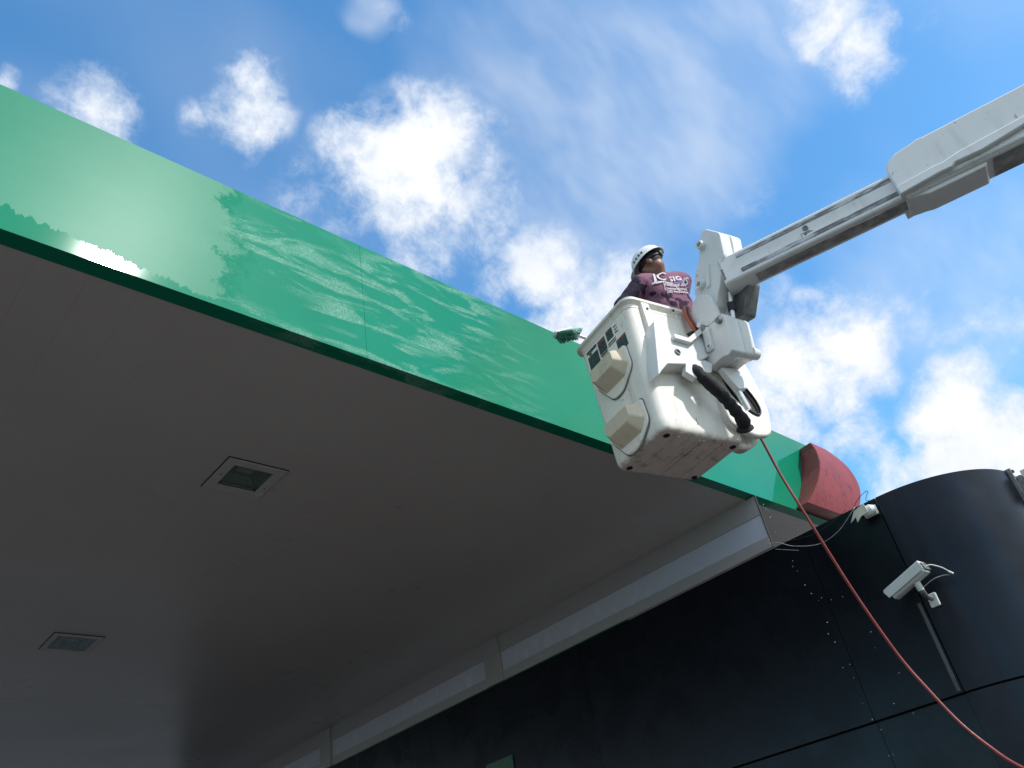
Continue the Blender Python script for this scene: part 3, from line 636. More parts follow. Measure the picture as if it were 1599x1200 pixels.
for k in range(4):
    a = 0.30 + 0.05 * k
    tube('control_hose', catmull([(0.40 + 0.02 * k, -0.285, 0.45 - 0.02 * k), (0.45 + 0.012 * k, -0.30, 0.36), (0.47 + 0.015 * k, -0.29, 0.26 - 0.01 * k), (0.50, -0.275, 0.20)], 5), 0.011, M_ORANGE if k % 2 else M_BLACKWIRE, lift, 8)
ring_tube('bolt', (0.47, -0.322, 0.60), (0, -1, 0), 0.022, 0.010, 0.006, M_STEEL, lift)
# orange control hoses between rim and rocker
for k in range(3):
    tube('control_hose', catmull([(0.13 + 0.02 * k, -0.36, 1.09), (0.105 + 0.018 * k, -0.37, 0.98), (0.12 + 0.02 * k, -0.38, 0.88), (0.17 + 0.02 * k, -0.36, 0.80)], 6), 0.014, (M_ORANGE, M_BLACKWIRE, M_ORANGE)[k], lift, 8)
plate('hose_guard', rounded([(0.06, 0.82), (0.20, 0.90), (0.22, 0.84), (0.12, 0.78)], 0.01), 0.02, 0.003, EYM(-0.35), M_DARK, lift)
# boom: inner section, wear strips, outer sleeve
P1 = Vector((0.189, -0.738, 1.121)); bdir = Vector((0.4835, -0.8752, -0.012)).normalized(); bside = Vector((-0.8752, -0.4835, 0)).normalized(); bup = bdir.cross(bside) if bdir.cross(bside).z > 0 else bside.cross(bdir)
BM = axes(P1, bdir, -bside, bup) if False else axes(P1, bdir, bup, -bside)   # x along boom, y up, z away from the seen side
def bplate(name, pts, z0, depth, bev, mat, parent=lift, holes=()):
    m = BM @ Matrix.Translation((0, 0, z0)); return plate(name, pts, depth, bev, m, mat, parent, holes)
bh = 0.116
boom = bplate('boom', rounded([(-0.01, -bh), (5.2, -bh), (5.2, bh), (-0.01, bh)], 0.008), 0.0, 0.17, 0.016, M_BOOM)
bplate('wear_strip', [(0.13, 0.052), (1.30, 0.052), (1.30, 0.084), (0.13, 0.084)], -0.0035, 0.005, 0.001, M_WEAR, boom)
bplate('wear_strip', [(0.13, -0.080), (1.30, -0.080), (1.30, -0.046), (0.13, -0.046)], -0.0035, 0.005, 0.001, M_WEAR, boom)
new_obj('wear_strip', plate_mesh([(0.20, 0.040), (1.35, 0.040), (1.35, 0.135), (0.20, 0.135)], 0.004, 0.001, BM @ Matrix(((1, 0, 0, 0), (0, 0, 1, -bh - 0.003), (0, 1, 0, 0), (0, 0, 0, 1)))), M_UNDER, boom)  # underside strip, its grey deepened by painted shade
bplate('end_plate', [(-0.004, -0.075), (0.012, -0.075), (0.012, 0.02), (-0.004, 0.02)], -0.004, 0.006, 0.001, M_DULLSTEEL, boom)
pos = lambda x, y, z: tuple(BM @ Vector((x, y, z)))
ring_tube('bolt', pos(0.62, 0.018, 0.0), tuple(bside), 0.021, 0.010, 0.007, M_DULLSTEEL, boom)
for x0, x1, y0, y1 in ((0.585, 0.64, -0.018, -0.012), (0.60, 0.655, -0.028, -0.023), (0.595, 0.612, -0.036, -0.026), (0.575, 0.578, -0.048, -0.010)):
    bplate('data_mark', [(x0, y0), (x1, y0), (x1, y1), (x0, y1)], -0.0015, 0.002, 0.0003, M_DARK, boom)
S0 = 1.215
sl_out = rounded([(S0 + 0.02, -0.135), (5.4, -0.135), (5.4, 0.13), (S0 + 0.02, 0.13)], 0.01)
outer = bplate('boom_sleeve', sl_out, -0.022, 0.235, 0.028, M_BOOM)
# moulded cover draped over the outer boom, with a wavy lower skirt
top = [(S0 + 0.0, 0.10), (S0 + 0.02, 0.165), (S0 + 0.10, 0.215), (S0 + 0.22, 0.232), (S0 + 0.25, 0.243), (S0 + 0.28, 0.236), (S0 + 1.2, 0.245), (S0 + 3.6, 0.25)]
skirt = [(S0 + 3.6, -0.045), (S0 + 1.4, -0.045), (S0 + 1.05, -0.058), (S0 + 0.9, -0.03), (S0 + 0.75, -0.055), (S0 + 0.52, -0.085), (S0 + 0.36, -0.078), (S0 + 0.33, -0.10), (S0 + 0.26, -0.098), (S0 + 0.16, -0.105), (S0 + 0.0, -0.118)]
cover = bplate('boom_cover', top + skirt, -0.050, 0.29, 0.012, M_BOOM)
crease = [(S0 + 0.0, -0.052), (S0 + 0.24, -0.035), (S0 + 0.30, -0.038), (S0 + 0.40, -0.018), (S0 + 1.1, 0.022), (S0 + 3.6, 0.05)]
bplate('cover_skirt', crease + [(x, y - 0.004) for x, y in skirt], -0.062, 0.03, 0.008, M_BOOM)
bplate('boom_shoe', rounded([(S0 + 0.03, -0.13), (S0 + 0.52, -0.13), (S0 + 0.50, -0.165), (S0 + 0.16, -0.165)], 0.012), 0.01, 0.19, 0.008, M_BOOM)
new_obj('underside_shade', plate_mesh([(S0 + 0.55, 0.02), (5.3, 0.02), (5.3, 0.20), (S0 + 0.55, 0.20)], 0.004, 0.001, BM @ Matrix(((1, 0, 0, 0), (0, 0, 1, -0.139), (0, 1, 0, -0.01), (0, 0, 0, 1)))), M_UNDER, boom)  # grey sheet painting the shade under the outer boom
bplate('boom_root', rounded([(5.1, -0.3), (5.7, -0.3), (5.7, 0.28), (5.1, 0.22)], 0.05), -0.06, 0.31, 0.02, M_STEEL, lift)

# ------------------------------------------------------------------ person in the bucket
def ball(bm, c, r, rot=None, seg=20):
    m = Matrix.Translation(c) @ (rot or Matrix.Identity(4)) @ Matrix.Diagonal((*((r, r, r) if isinstance(r, (int, float)) else r), 1))
    rows = seg // 2; R = []
    for i in range(1, rows):
        t = math.pi * i / rows
        R.append([bm.verts.new(m @ Vector((math.sin(t) * math.cos(2 * math.pi * k / seg), math.sin(t) * math.sin(2 * math.pi * k / seg), math.cos(t)))) for k in range(seg)])
    top = bm.verts.new(m @ Vector((0, 0, 1))); bot = bm.verts.new(m @ Vector((0, 0, -1)))
    for k in range(seg):
        j = (k + 1) % seg; bm.faces.new((top, R[0][k], R[0][j])); bm.faces.new((bot, R[-1][j], R[-1][k]))
        for a, b in zip(R, R[1:]): bm.faces.new((a[k], b[k], b[j], a[j]))
def capsule(bm, a, b, ra, rb, n=7):
    a, b = Vector(a), Vector(b)
    for k in range(n + 1):
        t = k / n; ball(bm, a.lerp(b, t), ra + (rb - ra) * t, None, 14)
def remeshed(bm, voxel, smooth_it=6):
    me = bm_mesh(bm); t = bpy.data.objects.new('tmp', me)
    r = t.modifiers.new('r', 'REMESH'); r.mode = 'VOXEL'; r.voxel_size = voxel; r.use_smooth_shade = True
    s = t.modifiers.new('s', 'SMOOTH'); s.factor = 0.5; s.iterations = smooth_it
    out = baked(t)
    for p in out.polygons: p.use_smooth = True
    return out
person = tag(empty('person', b2w((0.15, -0.06, 0.06)), YAW), 'worker in white hard hat and printed mauve shirt leaning in the bucket', 'person')
INV = Matrix.Translation((-0.15, 0.06, -0.06))
def ppart(name, me, mat, parent=None):
    o = new_obj(name, me, mat, parent or person)
    if parent is None: o.matrix_parent_inverse = INV
    return o
pel = Vector((0.20, -0.06, 0.95)); chest = Vector((0.195, -0.125, 1.335)); nb = Vector((0.175, -0.175, 1.575))
shL = Vector((-0.005, -0.165, 1.455)); shR = Vector((0.480, -0.150, 1.645))
head = Vector((0.115, -0.205, 1.655))
elL = Vector((-0.19, -0.03, 1.25)); haL = Vector((-0.22, 0.14, 1.13)); elR = Vector((0.42, 0.0, 1.28)); haR = Vector((0.13, 0.20, 1.10))
facing = Vector((-0.42, 0.84, -0.36)).normalized()          # where the face looks: left and down
hup = (Vector((-0.12, -0.10, 1)) - facing * Vector((-0.12, -0.10, 1)).dot(facing)).normalized(); hx = facing.cross(hup)
HR = Matrix((hx, facing, hup)).transposed().to_4x4()         # head axes: x right, y forward, z up
hp = lambda x, y, z: head + HR.to_3x3() @ Vector((x, y, z))
bm = bmesh.new()
ball(bm, head + HR.to_3x3() @ Vector((0, -0.012, 0.015)), (0.076, 0.096, 0.105), HR)
ball(bm, hp(0, 0.035, -0.05), (0.058, 0.062, 0.072), HR)      # jaw
ball(bm, hp(0, 0.092, -0.022), (0.014, 0.020, 0.024), HR); ball(bm, hp(0, 0.082, 0.004), (0.012, 0.014, 0.03), HR)   # nose
ball(bm, hp(0, 0.080, -0.068), (0.028, 0.014, 0.010), HR); ball(bm, hp(0, 0.078, -0.10), (0.022, 0.02, 0.018), HR)   # lips, chin
for s in (-1, 1):
    ball(bm, hp(s * 0.083, -0.010, -0.012), (0.009, 0.022, 0.034), HR); ball(bm, hp(s * 0.032, 0.078, 0.012), (0.016, 0.012, 0.011), HR); ball(bm, hp(s * 0.045, 0.066, -0.025), (0.022, 0.02, 0.02), HR)
capsule(bm, hp(0, -0.03, -0.05), nb + Vector((0, 0.0, -0.03)), 0.060, 0.072)
ball(bm, chest, (0.155, 0.100, 0.20)); ball(bm, pel, (0.155, 0.115, 0.14)); capsule(bm, pel, chest, 0.115, 0.11)
for sh, el, ha in ((shL, elL, haL), (shR, elR, haR)):
    capsule(bm, sh, el, 0.054, 0.042); capsule(bm, el, ha, 0.042, 0.028)
for s, x in ((-1, 0.10), (1, 0.29)):
    kn = Vector((x, -0.04, 0.52)); an = Vector((x, -0.08, 0.13))
    capsule(bm, pel + Vector((s * 0.085, 0, -0.06)), kn, 0.085, 0.058); capsule(bm, kn, an, 0.058, 0.042); capsule(bm, an + Vector((0, -0.01, -0.03)), an + Vector((0, 0.13, -0.035)), 0.038, 0.034)
pole_dir = (Vector((-0.47, 0.30, 1.15)) - Vector((0.10, 0.20, 1.10))).normalized()
for ha in (haL, haR):                                        # hands closed round the brush pole
    ball(bm, ha + Vector((0, 0.03, -0.005)), (0.040, 0.036, 0.024))
    q = ha + Vector((0, 0.055, 0.0))
    for k in range(4):
        b0 = q + pole_dir * (0.032 - 0.021 * k); ln = (0.030, 0.035, 0.033, 0.026)[k]
        capsule(bm, b0, b0 + Vector((0, ln, 0.012)), 0.0095, 0.009, 4); capsule(bm, b0 + Vector((0, ln, 0.012)), b0 + Vector((0, ln * 0.9, -0.022)), 0.009, 0.0085, 4)
        capsule(bm, b0 + Vector((0, ln * 0.9, -0.022)), b0 + Vector((0, 0.004, -0.030)), 0.0085, 0.0075, 4)
    th = ha + pole_dir * 0.035 + Vector((0, 0.02, 0.008)); capsule(bm, th, th + pole_dir * 0.022 + Vector((0, 0.03, 0.014)), 0.012, 0.010, 4); capsule(bm, th + pole_dir * 0.022 + Vector((0, 0.03, 0.014)), th + pole_dir * 0.010 + Vector((0, 0.058, 0.010)), 0.010, 0.008, 4)
body = ppart('body', remeshed(bm, 0.0075, 4), M_SKIN)
# shirt
bm = bmesh.new()
rt = Matrix.Rotation(rad(17), 4, 'Y') if False else Matrix.Rotation(-rad(15), 4, 'Y')
ball(bm, chest + Vector((0.065, 0.0, 0.03)), (0.245, 0.125, 0.255), rt); ball(bm, pel + Vector((0.03, 0, 0.05)), (0.195, 0.135, 0.17)); capsule(bm, pel + Vector((0, 0, 0.02)), chest, 0.138, 0.132)
capsule(bm, shL.lerp(nb, 0.1), shR.lerp(nb, 0.1), 0.078, 0.078, 12); capsule(bm, nb + Vector((0, 0.01, -0.06)), nb + Vector((-0.005, -0.004, 0.018)), 0.095, 0.076)
ball(bm, (chest + shL) / 2 + Vector((0.02, -0.03, 0.02)), (0.11, 0.085, 0.13)); ball(bm, (chest + shR) / 2 + Vector((-0.02, -0.03, 0.0)), (0.11, 0.085, 0.14))
capsule(bm, shL, shL.lerp(elL, 0.85), 0.078, 0.066, 8); capsule(bm, shR, shR.lerp(elR, 0.85), 0.078, 0.066, 8)
shirt_me = remeshed(bm, 0.009, 8)
nrm = [v.normal.copy() for v in shirt_me.vertices]
for v, nv in zip(shirt_me.vertices, nrm):                    # cloth folds
    p = v.co; w = noise.noise(Vector((p.x * 9, p.y * 9, p.z * 7))) * 0.006 + noise.noise(Vector((p.x * 22 + p.z * 14, p.y * 15, p.z * 9))) * 0.0035
    v.co += nv * w
shirt = ppart('shirt', shirt_me, M_SHIRT)
# print on the back of the shirt
bvh = BVHTree.FromPolygons([v.co.copy() for v in shirt_me.vertices], [tuple(p.vertices) for p in shirt_me.polygons])
TILT = rad(17)
def back_point(u, v, off):
    u, v = u * 1.26 + 0.048, v * 1.08 - 0.014
    x = 0.165 + u * math.cos(TILT) - v * math.sin(TILT); z = 1.46 + u * math.sin(TILT) + v * math.cos(TILT)
    h = bvh.ray_cast(Vector((x, -1.0, z)), Vector((0, 1, 0)))
    return (h[0] + Vector((0, -off, -0.2 * off))) if h[0] is not None and h[1].y < -0.15 else None
def shirt_print(me, mat, off=0.011, cuts=3):
    bm = bmesh.new(); bm.from_mesh(me); bmesh.ops.triangulate(bm, faces=bm.faces)
    bmesh.ops.subdivide_edges(bm, edges=[e for e in bm.edges if e.calc_length() > 0.008], cuts=cuts)
    dead = []
    for v in bm.verts:
        q = back_point(v.co.x, v.co.y, off)
        if q is None: dead.append(v)
        else: v.co = q
    if dead: bmesh.ops.delete(bm, geom=dead, context='VERTS')
    m2 = bpy.data.meshes.new('print'); bm.to_mesh(m2); bm.free()
    o = new_obj('print', m2, mat, shirt); return o
def text_mesh(s, size, x, y, shear=0.0, bold=0.0, sx=1.0):
    cu = bpy.data.curves.new('t', 'FONT'); cu.body = s; cu.size = size; cu.shear = shear; cu.offset = bold; cu.resolution_u = 3
    me = curve_to_mesh(cu); me.transform(Matrix.Translation((x, y, 0)) @ Matrix.Diagonal((sx, 1, 1, 1))); return me
def rect_mesh(x0, x1, y0, y1, sh=0.0):
    bm = bmesh.new(); n = 10
    A = [bm.verts.new((x0 + (x1 - x0) * k / n, y0, 0)) for k in range(n + 1)]; B = [bm.verts.new((x0 + (x1 - x0) * k / n + sh, y1, 0)) for k in range(n + 1)]
    for k in range(n): bm.faces.new((A[k], A[k + 1], B[k + 1], B[k]))
    me = bpy.data.meshes.new('r'); bm.to_mesh(me); bm.free(); return me
shirt_print(text_mesh('JC', 0.098, -0.140, 0.018, 0.35, 0.0022, 1.2), M_PRINTW)
shirt_print(text_mesh('SIGNS', 0.066, 0.010, 0.018, 0.3, 0.0018, 1.15), M_PRINTW)
shirt_print(rect_mesh(-0.16, 0.02, -0.006, 0.004, 0.01), M_PRINTW); shirt_print(rect_mesh(0.022, 0.22, -0.006, 0.004, 0.01), M_PRINTB)
shirt_print(rect_mesh(-0.135, -0.10, -0.012, -0.004, 0.01), M_PRINTW)
shirt_print(text_mesh('jcsignspr.com', 0.046, -0.090, -0.036, 0.15, 0.0010), M_PRINTW)
shirt_print(text_mesh('jcsignspr@gmail.com', 0.034, -0.100, -0.070, 0.1, 0.0006), M_PRINTW)
shirt_print(text_mesh('787', 0.032, -0.090, -0.100, 0.1, 0.0006), M_PRINTW)
for k in range(9): shirt_print(rect_mesh(-0.03 + k * 0.017, -0.03 + k * 0.017 + 0.010, -0.098, -0.082), M_PRINTW, cuts=0)
# trousers
bm = bmesh.new(); ball(bm, pel + Vector((0, 0, -0.03)), (0.165, 0.125, 0.13))
for s, x in ((-1, 0.10), (1, 0.29)):
    kn = Vector((x, -0.04, 0.52)); an = Vector((x, -0.08, 0.16)); capsule(bm, pel + Vector((s * 0.085, 0, -0.06)), kn, 0.098, 0.072); capsule(bm, kn, an, 0.072, 0.062)
ppart('trousers', remeshed(bm, 0.012, 4), M_TROUSER)
for x in (0.10, 0.29):
    bm = bmesh.new(); capsule(bm, (x, -0.10, 0.105), (x, 0.05, 0.10), 0.050, 0.045); capsule(bm, (x, -0.08, 0.12), (x, -0.08, 0.17), 0.055, 0.052)
    ppart('shoe', remeshed(bm, 0.010, 3), M_DARK)
# hair under the hat
bm = bmesh.new(); ball(bm, hp(0, -0.020, 0.025), (0.080, 0.094, 0.100), HR)
bmesh.ops.bisect_plane(bm, geom=list(bm.verts) + list(bm.edges) + list(bm.faces), plane_co=hp(0, -0.02, -0.026), plane_no=(HR.to_3x3() @ Vector((0, -0.45, 1))), clear_inner=True)
hair = ppart('hair', bm_mesh(bm), M_HAIR)
for p in hair.data.polygons: p.use_smooth = True
# hard hat: dome, brim, ridge, suspension band
def hat():
    bm = bmesh.new(); n, rows = 40, 12; rings = []
    for i in range(rows + 1):
        e = math.pi / 2 * i / rows
        rr = []
        for k in range(n):
            a = 2 * math.pi * k / n; c, s = math.cos(a), math.sin(a)
            x = 0.112 * c * math.cos(e); y = 0.138 * s * math.cos(e); z = 0.118 * math.sin(e) ** 0.9 if e > 0 else 0
            rid = 0.004 * math.exp(-(x / 0.018) ** 2) * math.sin(e)
            rr.append(bm.verts.new(hp(x, y - 0.008, 0.040 + z + rid)))
        rings.append(rr)
    brim = []
    for k in range(n):
        a = 2 * math.pi * k / n; c, s = math.cos(a), math.sin(a); ex_ = 0.016 + 0.040 * max(0, s) ** 2
        brim.append(bm.verts.new(hp((0.112 + ex_ * 0.9) * c, (0.138 + ex_) * s - 0.008, 0.030 - 0.014 * max(0, s))))
    R = [brim] + rings
    for a, b in zip(R, R[1:]):
        for k in range(n): bm.faces.new((a[k], a[(k + 1) % n], b[(k + 1) % n], b[k]))
    o = ppart('hard_hat', bm_mesh(bm), M_HAT)
    for p in o.data.polygons: p.use_smooth = True
    s = o.modifiers.new('t', 'SOLIDIFY'); s.thickness = 0.004; s.offset = -1
    band = [hp(0.088 * math.cos(a), 0.108 * math.sin(a) - 0.012, 0.012) for a in [2 * math.pi * k / 32 for k in range(33)]]
    bm = bmesh.new(); 
    A = [bm.verts.new(p + hup * 0.014) for p in band[:-1]]; B = [bm.verts.new(p - hup * 0.014) for p in band[:-1]]
    for k in range(32): bm.faces.new((A[k], A[(k + 1) % 32], B[(k + 1) % 32], B[k]))
    b = new_obj('headband', bm_mesh(bm), M_STRAP, o); sd = b.modifiers.new('t', 'SOLIDIFY'); sd.thickness = 0.004
    bm = bmesh.new(); ball(bm, hp(0, -0.125, 0.010), (0.040, 0.012, 0.017), HR, 12); new_obj('ratchet', bm_mesh(bm), M_BUCKLE, o, 40)
    bm = bmesh.new(); ball(bm, hp(0, -0.137, 0.010), (0.013, 0.010, 0.013), HR, 12); new_obj('ratchet_knob', bm_mesh(bm), M_STRAP, o, 40)
    # dark lettering marks on the side and top
    tree = BVHTree.FromPolygons([v.co.copy() for v in o.data.vertices], [tuple(p.vertices) for p in o.data.polygons])
    for k in range(4):
        for side_a in ((-1, 0.105 - 0.030 * k, 0.085),):
            c = hp(side_a[0] * 0.4, side_a[1] - 0.03, side_a[2]); hit = tree.ray_cast(c, (hp(0, side_a[1] - 0.03, side_a[2] - 0.02) - c).normalized())
            if hit[0] is None: continue
            t = hit[1].orthogonal().normalized(); m = Matrix.Translation(hit[0] + hit[1] * 0.001) @ hit[1].to_track_quat('Z', 'Y').to_matrix().to_4x4()
            me = box_mesh(-0.008, 0.008, -0.009, 0.009, -0.001, 0.0015); me.transform(m); new_obj('hat_mark', me, M_STRAP, o)
hat()

# ------------------------------------------------------------------ long handled brush
B0 = Vector((-0.49, 0.285, 1.195)); bax = Vector((0.30, 0.07, 0.19)).normalized()
brush = tag(empty('brush', b2w(B0), YAW), 'long handled scrubbing brush with wet green bristles held beside the bucket', 'brush')
bdn = Vector((-0.15, -0.45, -0.85)); bdn = (bdn - bax * bdn.dot(bax)).normalized(); bw = bax.cross(bdn)
BR = Matrix((bax, bw, -bdn)).transposed().to_4x4()
me = plate_mesh(rounded([(-0.135, -0.032), (0.135, -0.032), (0.135, 0.032), (-0.135, 0.032)], 0.028), 0.028, 0.006, BR); new_obj('brush_block', me, M_BRUSHBLOCK, brush, 40)
bm = bmesh.new()
for i in range(330):
    u = random.uniform(-0.125, 0.125); w = random.uniform(-0.026, 0.026); ln = random.uniform(0.05, 0.068)
    lean = Vector((u * 0.22 + random.uniform(-0.008, 0.008), w * 0.7 + random.uniform(-0.008, 0.008), -ln))
    a = BR @ Vector((u, w, 0.004)); b = a + BR.to_3x3() @ lean
    tube_bm(bm, [a, b], [0.0042, 0.0050], 4)
new_obj('bristles', bm_mesh(bm), M_BRISTLE, brush)
pe = haR + Vector((0.04, 0.06, 0.0)) - B0; p0 = BR @ Vector((0.06, 0, 0.014))
tube('pole', [p0, p0.lerp(pe, 0.5), pe], 0.0125, M_POLE, brush, 12)
tube('pole_socket', [BR @ Vector((0.0, 0, 0.02)), p0, p0.lerp(pe, 0.12)], [0.014, 0.018, 0.016], M_BRUSHBLOCK, brush, 12)
t0 = p0.lerp(pe, 0.30); tube('pole_clip', [t0 + Vector((0, 0, 0.010)), t0 + Vector((0, 0, 0.03))], 0.006, M_DARK, brush, 8)

# ------------------------------------------------------------------ red hose hanging from the bucket
hp_ = [(4.93, 2.44, 3.02), (5.02, 2.40, 2.93), (5.06, 2.359, 2.862), (5.129, 2.343, 2.519), (5.185, 2.31, 2.208), (5.424, 2.304, 1.677), (5.602, 2.265, 1.244), (5.65, 2.187, 0.984), (5.677, 2.098, 0.758), (5.679, 1.986, 0.581), (5.632, 1.871, 0.457), (5.58, 1.62, 0.25), (5.50, 1.2, -0.15), (5.45, 0.7, -0.75), (5.4, 0.3, -1.35), (5.35, 0.0, -1.58), (5.3, -1.2, -1.585), (5.0, -2.4, -1.585)]
hose = tube('hose', catmull([(x, y, z + CH) for x, y, z in hp_], 6), 0.0098, M_REDHOSE, None, 10)
tag(hose, 'thin red hose hanging from the bucket down across the black wall', 'hose')

# ------------------------------------------------------------------ security cameras
def security_camera():
    c = Vector((7.86, 2.80, 2.29 + CH))
    t = tag(empty('security_camera', (XW, 2.86, 2.17 + CH)), 'long white box security camera on an arm with a loose cable end', 'security camera')
    inv = Matrix.Translation(-t.location)
    ax = Vector((0.02, 0.36, -0.105)).normalized(); sd = Vector((-1, 0.05, 0.0)); sd = (sd - ax * sd.dot(ax)).normalized(); up = ax.cross(sd); up = up if up.z > 0 else -up
    F = axes(c, ax, up, -sd)
    def pp(name, me, mat, par=None, sm=35):
        o = new_obj(name, me, mat, par or t, sm)
        if par is None: o.matrix_parent_inverse = inv
        return o
    hs = pp('housing', plate_mesh(rounded([(-0.20, -0.055), (0.20, -0.055), (0.20, 0.05), (-0.20, 0.05)], 0.008), 0.12, 0.024, F @ Matrix.Translation((0, 0, -0.06))), M_CAMWHITE)
    pp('sunshield', plate_mesh([(-0.205, 0.040), (0.235, 0.040), (0.225, 0.062), (-0.205, 0.062)], 0.14, 0.006, F @ Matrix.Translation((0, 0, -0.07))), M_CAMWHITE, hs)
    pp('sunshield', plate_mesh([(-0.205, -0.028), (0.222, -0.028), (0.235, 0.045), (-0.205, 0.045)], 0.008, 0.002, F @ Matrix.Translation((0, 0, -0.072))), M_CAMWHITE, hs)
    pp('front_window', plate_mesh(rounded([(-0.045, -0.045), (0.045, -0.045), (0.045, 0.035), (-0.045, 0.035)], 0.02), 0.004, 0.001, F @ axes((0.201, 0, 0), (0, 0, 1), (0, 1, 0), (1, 0, 0))), M_LENS, hs)
    pp('rear_cap', plate_mesh(rounded([(-0.05, -0.04), (0.05, -0.04), (0.05, 0.04), (-0.05, 0.04)], 0.015), 0.018, 0.004, F @ axes((-0.219, 0, 0), (0, 0, 1), (0, 1, 0), (1, 0, 0))), M_DULLSTEEL, hs)
    def tb(name, pts, r, mat, n=10):
        bm = bmesh.new(); tube_bm(bm, pts, r, n); return pp(name, bm_mesh(bm), mat, None, 50)
    q = c + ax * -0.05 - up * 0.05
    tb('swivel', [q, q + Vector((0.03, 0.0, -0.075))], [0.032, 0.03], M_CAMWHITE, 14)
    q2 = q + Vector((0.03, 0.0, -0.075))
    tb('mount_arm', [q2, q2 + Vector((0.06, 0.005, -0.05)), Vector((XW - 0.02, q2.y + 0.005, q2.z - 0.055))], [0.03, 0.024, 0.024], M_DULLSTEEL, 12)
    base = Vector((XW - 0.001, q2.y + 0.005, q2.z - 0.06))
    pp('wall_plate', box_mesh(base.x - 0.025, base.x - 0.002, base.y - 0.05, base.y + 0.04, base.z - 0.075, base.z + 0.05, 0.006), M_CAMWHITE)
    bk = c - ax * 0.215
    tb('cable', catmull([bk, bk + Vector((0.03, -0.04, 0.0)), bk + Vector((0.09, -0.10, -0.045)), bk + Vector((0.13, -0.135, -0.10))], 6), 0.006, M_CAMWHITE, 8)
    tb('cable', catmull([q2 + Vector((0.05, -0.01, 0.03)), bk + Vector((0.08, 0.02, -0.11)), bk + Vector((0.12, -0.06, -0.10)), bk + Vector((0.13, -0.12, -0.115))], 6), 0.004, M_WIRE, 8)
    tb('cable_plug', [bk + Vector((0.12, -0.125, -0.085)), bk + Vector((0.14, -0.15, -0.115))], 0.010, M_CAMWHITE, 8)
security_camera()
def broken_camera():
    c = Vector((7.985, 2.96, 3.105 + CH))
    t = tag(empty('security_camera', (XW, 2.88, 3.11 + CH)), 'small battered white camera at the top corner of the black wall', 'security camera')
    inv = Matrix.Translation(-t.location)
    def pp(name, me, mat, sm=35):
        o = new_obj(name, me, mat, t, sm); o.matrix_parent_inverse = inv; return o
    bm = bmesh.new(); tube_bm(bm, [c + Vector((0.05, -0.09, 0.012)), c + Vector((0.03, -0.06, 0.01)), c + Vector((0, 0.02, 0))], [0.040, 0.058, 0.05], 14); pp('housing', bm_mesh(bm), M_CAMWHITE)
    M1 = axes(c, Vector((-0.05, 1, -0.28)).normalized(), Vector((0.1, 0.28, 1)).normalized(), (-1, 0, 0))
    pp('sunshield', plate_mesh([(-0.06, 0.055), (0.06, 0.06), (0.16, -0.02), (0.08, -0.005), (0.10, -0.06), (0.03, -0.035), (-0.05, -0.05)], 0.010, 0.002, M1 @ Matrix.Translation((0, 0, 0.05))), simple('yellowed_plastic', (0.62, 0.62, 0.50), 0.5))
    bm = bmesh.new(); tube_bm(bm, [c + Vector((0, 0.02, 0)), c + Vector((-0.002, 0.06, -0.012))], [0.044, 0.04], 14); pp('lens_ring', bm_mesh(bm), M_LENS)
    pp('wall_plate', box_mesh(XW - 0.022, XW - 0.002, 2.86, 3.0, 3.07 + CH, 3.17 + CH, 0.006), M_CAMWHITE)
    bm = bmesh.new(); tube_bm(bm, [c, Vector((XW - 0.02, 2.93, 3.12 + CH))], 0.018, 10); pp('mount_arm', bm_mesh(bm), M_CAMWHITE)
broken_camera()
cond = box('conduit', (XW - 0.014, XW - 0.001, 2.862, 2.895, ZJ + 0.02, 2.13 + CH), M_CONDUIT, None, 0.003)
tag(cond, 'straight grey cable conduit running down the wall below the box camera', 'conduit')
# flood light on the far side of the rounded corner
fl = tag(empty('flood_light', (9.05, YC0 - RC, 3.1 + CH)), 'metal flood light bracket at the far right wall top, cut by the picture edge', 'flood light')
def fpart(name, b, mat): o = box(name, b, mat, fl, 0.006); o.matrix_parent_inverse = Matrix.Translation(-fl.location); return o
yw = YC0 - RC
fpart('mount_rail', (9.00, 9.015, yw - 0.035, yw + 0.03, 2.55 + CH, 3.26 + CH), M_DULLSTEEL)
fpart('bracket', (9.018, 9.08, yw - 0.09, yw - 0.004, 2.98 + CH, 3.16 + CH), M_DULLSTEEL)
fpart('lamp_body', (9.02, 9.30, yw - 0.20, yw - 0.095, 2.95 + CH, 3.20 + CH), M_CAMWHITE)
fpart('lamp_glass', (9.04, 9.28, yw - 0.208, yw - 0.201, 2.97 + CH, 3.18 + CH), M_LENS)
for zz in (3.02, 3.12): fpart('clamp', (9.016, 9.05, yw - 0.05, yw - 0.003, zz + 0.09 + CH, zz + 0.12 + CH), M_DARK)

# ------------------------------------------------------------------ loose wires on the wall
def wire(pts, r, mat, label):
    o = tube('wire', catmull([(x, y, z + CH) for x, y, z in pts], 8), r, mat, None, 6); tag(o, label, 'wire', 'loose wires on the black wall'); return o
wire([(8.06, 4.15, 3.30), (8.03, 3.984, 3.243), (8.03, 3.823, 3.132), (8.02, 3.547, 3.031), (8.02, 3.301, 3.065), (8.03, 3.096, 3.187), (8.07, 3.05, 3.24)], 0.0032, M_WIRE, 'thin grey wire sagging across the wall behind the red hose')
wire([(8.07, 3.95, 3.245), (8.04, 3.72, 3.18), (8.04, 3.5, 3.16), (8.05, 3.25, 3.215), (8.06, 3.15, 3.25)], 0.0022, M_BLACKWIRE, 'fine dark wire hugging the wall top below the red sign')
wire([(8.05, 3.0, 3.18), (8.0, 3.027, 3.22), (7.99, 2.94, 3.275), (8.0, 2.846, 3.30), (8.0, 2.90, 3.22), (8.03, 2.84, 3.20)], 0.0028, M_BLACKWIRE, 'curled loose wire sticking up above the small battered camera')
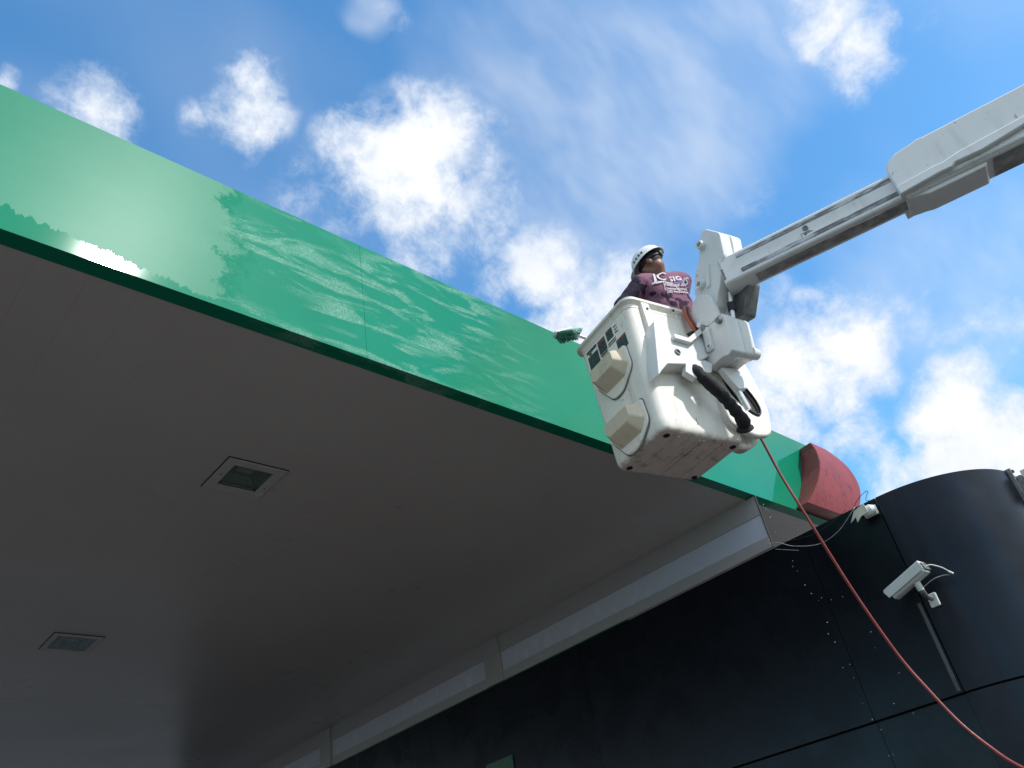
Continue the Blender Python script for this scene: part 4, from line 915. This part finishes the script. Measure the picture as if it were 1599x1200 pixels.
wire([(8.05, 4.05, 3.20), (8.05, 3.93, 3.14), (8.05, 3.80, 3.075)], 0.0022, M_WIRE, 'short stub of wire hanging near the canopy corner')

# ------------------------------------------------------------------ water drops falling from the bucket
bm = bmesh.new(); bmesh.ops.create_icosphere(bm, subdivisions=2, radius=1)
for v in bm.verts:
    if v.co.z > 0: v.co.z *= 1.35
drop_me = bm_mesh(bm); drop_me.materials.append(M_DROP)
for p in drop_me.polygons: p.use_smooth = True
DROPS = [(4.837, 2.402, 2.238, 0.0041), (5.02, 2.487, 2.285, 0.0042), (5.352, 2.636, 2.417, 0.003), (4.618, 2.279, 2.038, 0.0048), (4.978, 2.459, 2.086, 0.0034), (6.07, 2.946, 2.264, 0.0039), (5.877, 2.87, 2.151, 0.0039), (5.657, 2.741, 2.025, 0.0032), (5.723, 2.756, 1.93, 0.0049), (5.628, 2.687, 1.824, 0.0046), (5.88, 2.774, 1.837, 0.003), (6.009, 2.803, 1.886, 0.0042), (5.448, 2.48, 1.672, 0.0029), (6.274, 2.757, 1.913, 0.0039), (6.041, 2.846, 1.713, 0.0049), (6.063, 2.885, 1.64, 0.005), (5.679, 2.676, 1.467, 0.0047), (5.918, 2.505, 1.504, 0.005), (6.597, 2.809, 1.554, 0.003), (5.407, 2.562, 1.231, 0.0033), (6.606, 3.064, 1.508, 0.0038), (6.178, 2.876, 1.313, 0.0035), (6.108, 2.851, 1.118, 0.0037), (6.011, 2.47, 1.209, 0.0042), (6.392, 2.754, 1.102, 0.005), (6.449, 2.985, 1.056, 0.005), (6.93, 2.87, 1.088, 0.0052), (6.505, 2.975, 0.981, 0.0032), (6.889, 3.171, 0.848, 0.0051), (6.979, 3.173, 0.859, 0.0042), (6.877, 2.944, 0.722, 0.0033)]
for x, y, z, r in DROPS:
    o = bpy.data.objects.new('water_drop', drop_me); COL.objects.link(o); o.location = (x, y, z + CH); r *= 0.8; o.scale = (r, r, r)
    tag(o, 'tiny water drop falling between the bucket and the black wall', 'water drop', 'falling water drops')

bpy.data.scenes.remove(SCR)
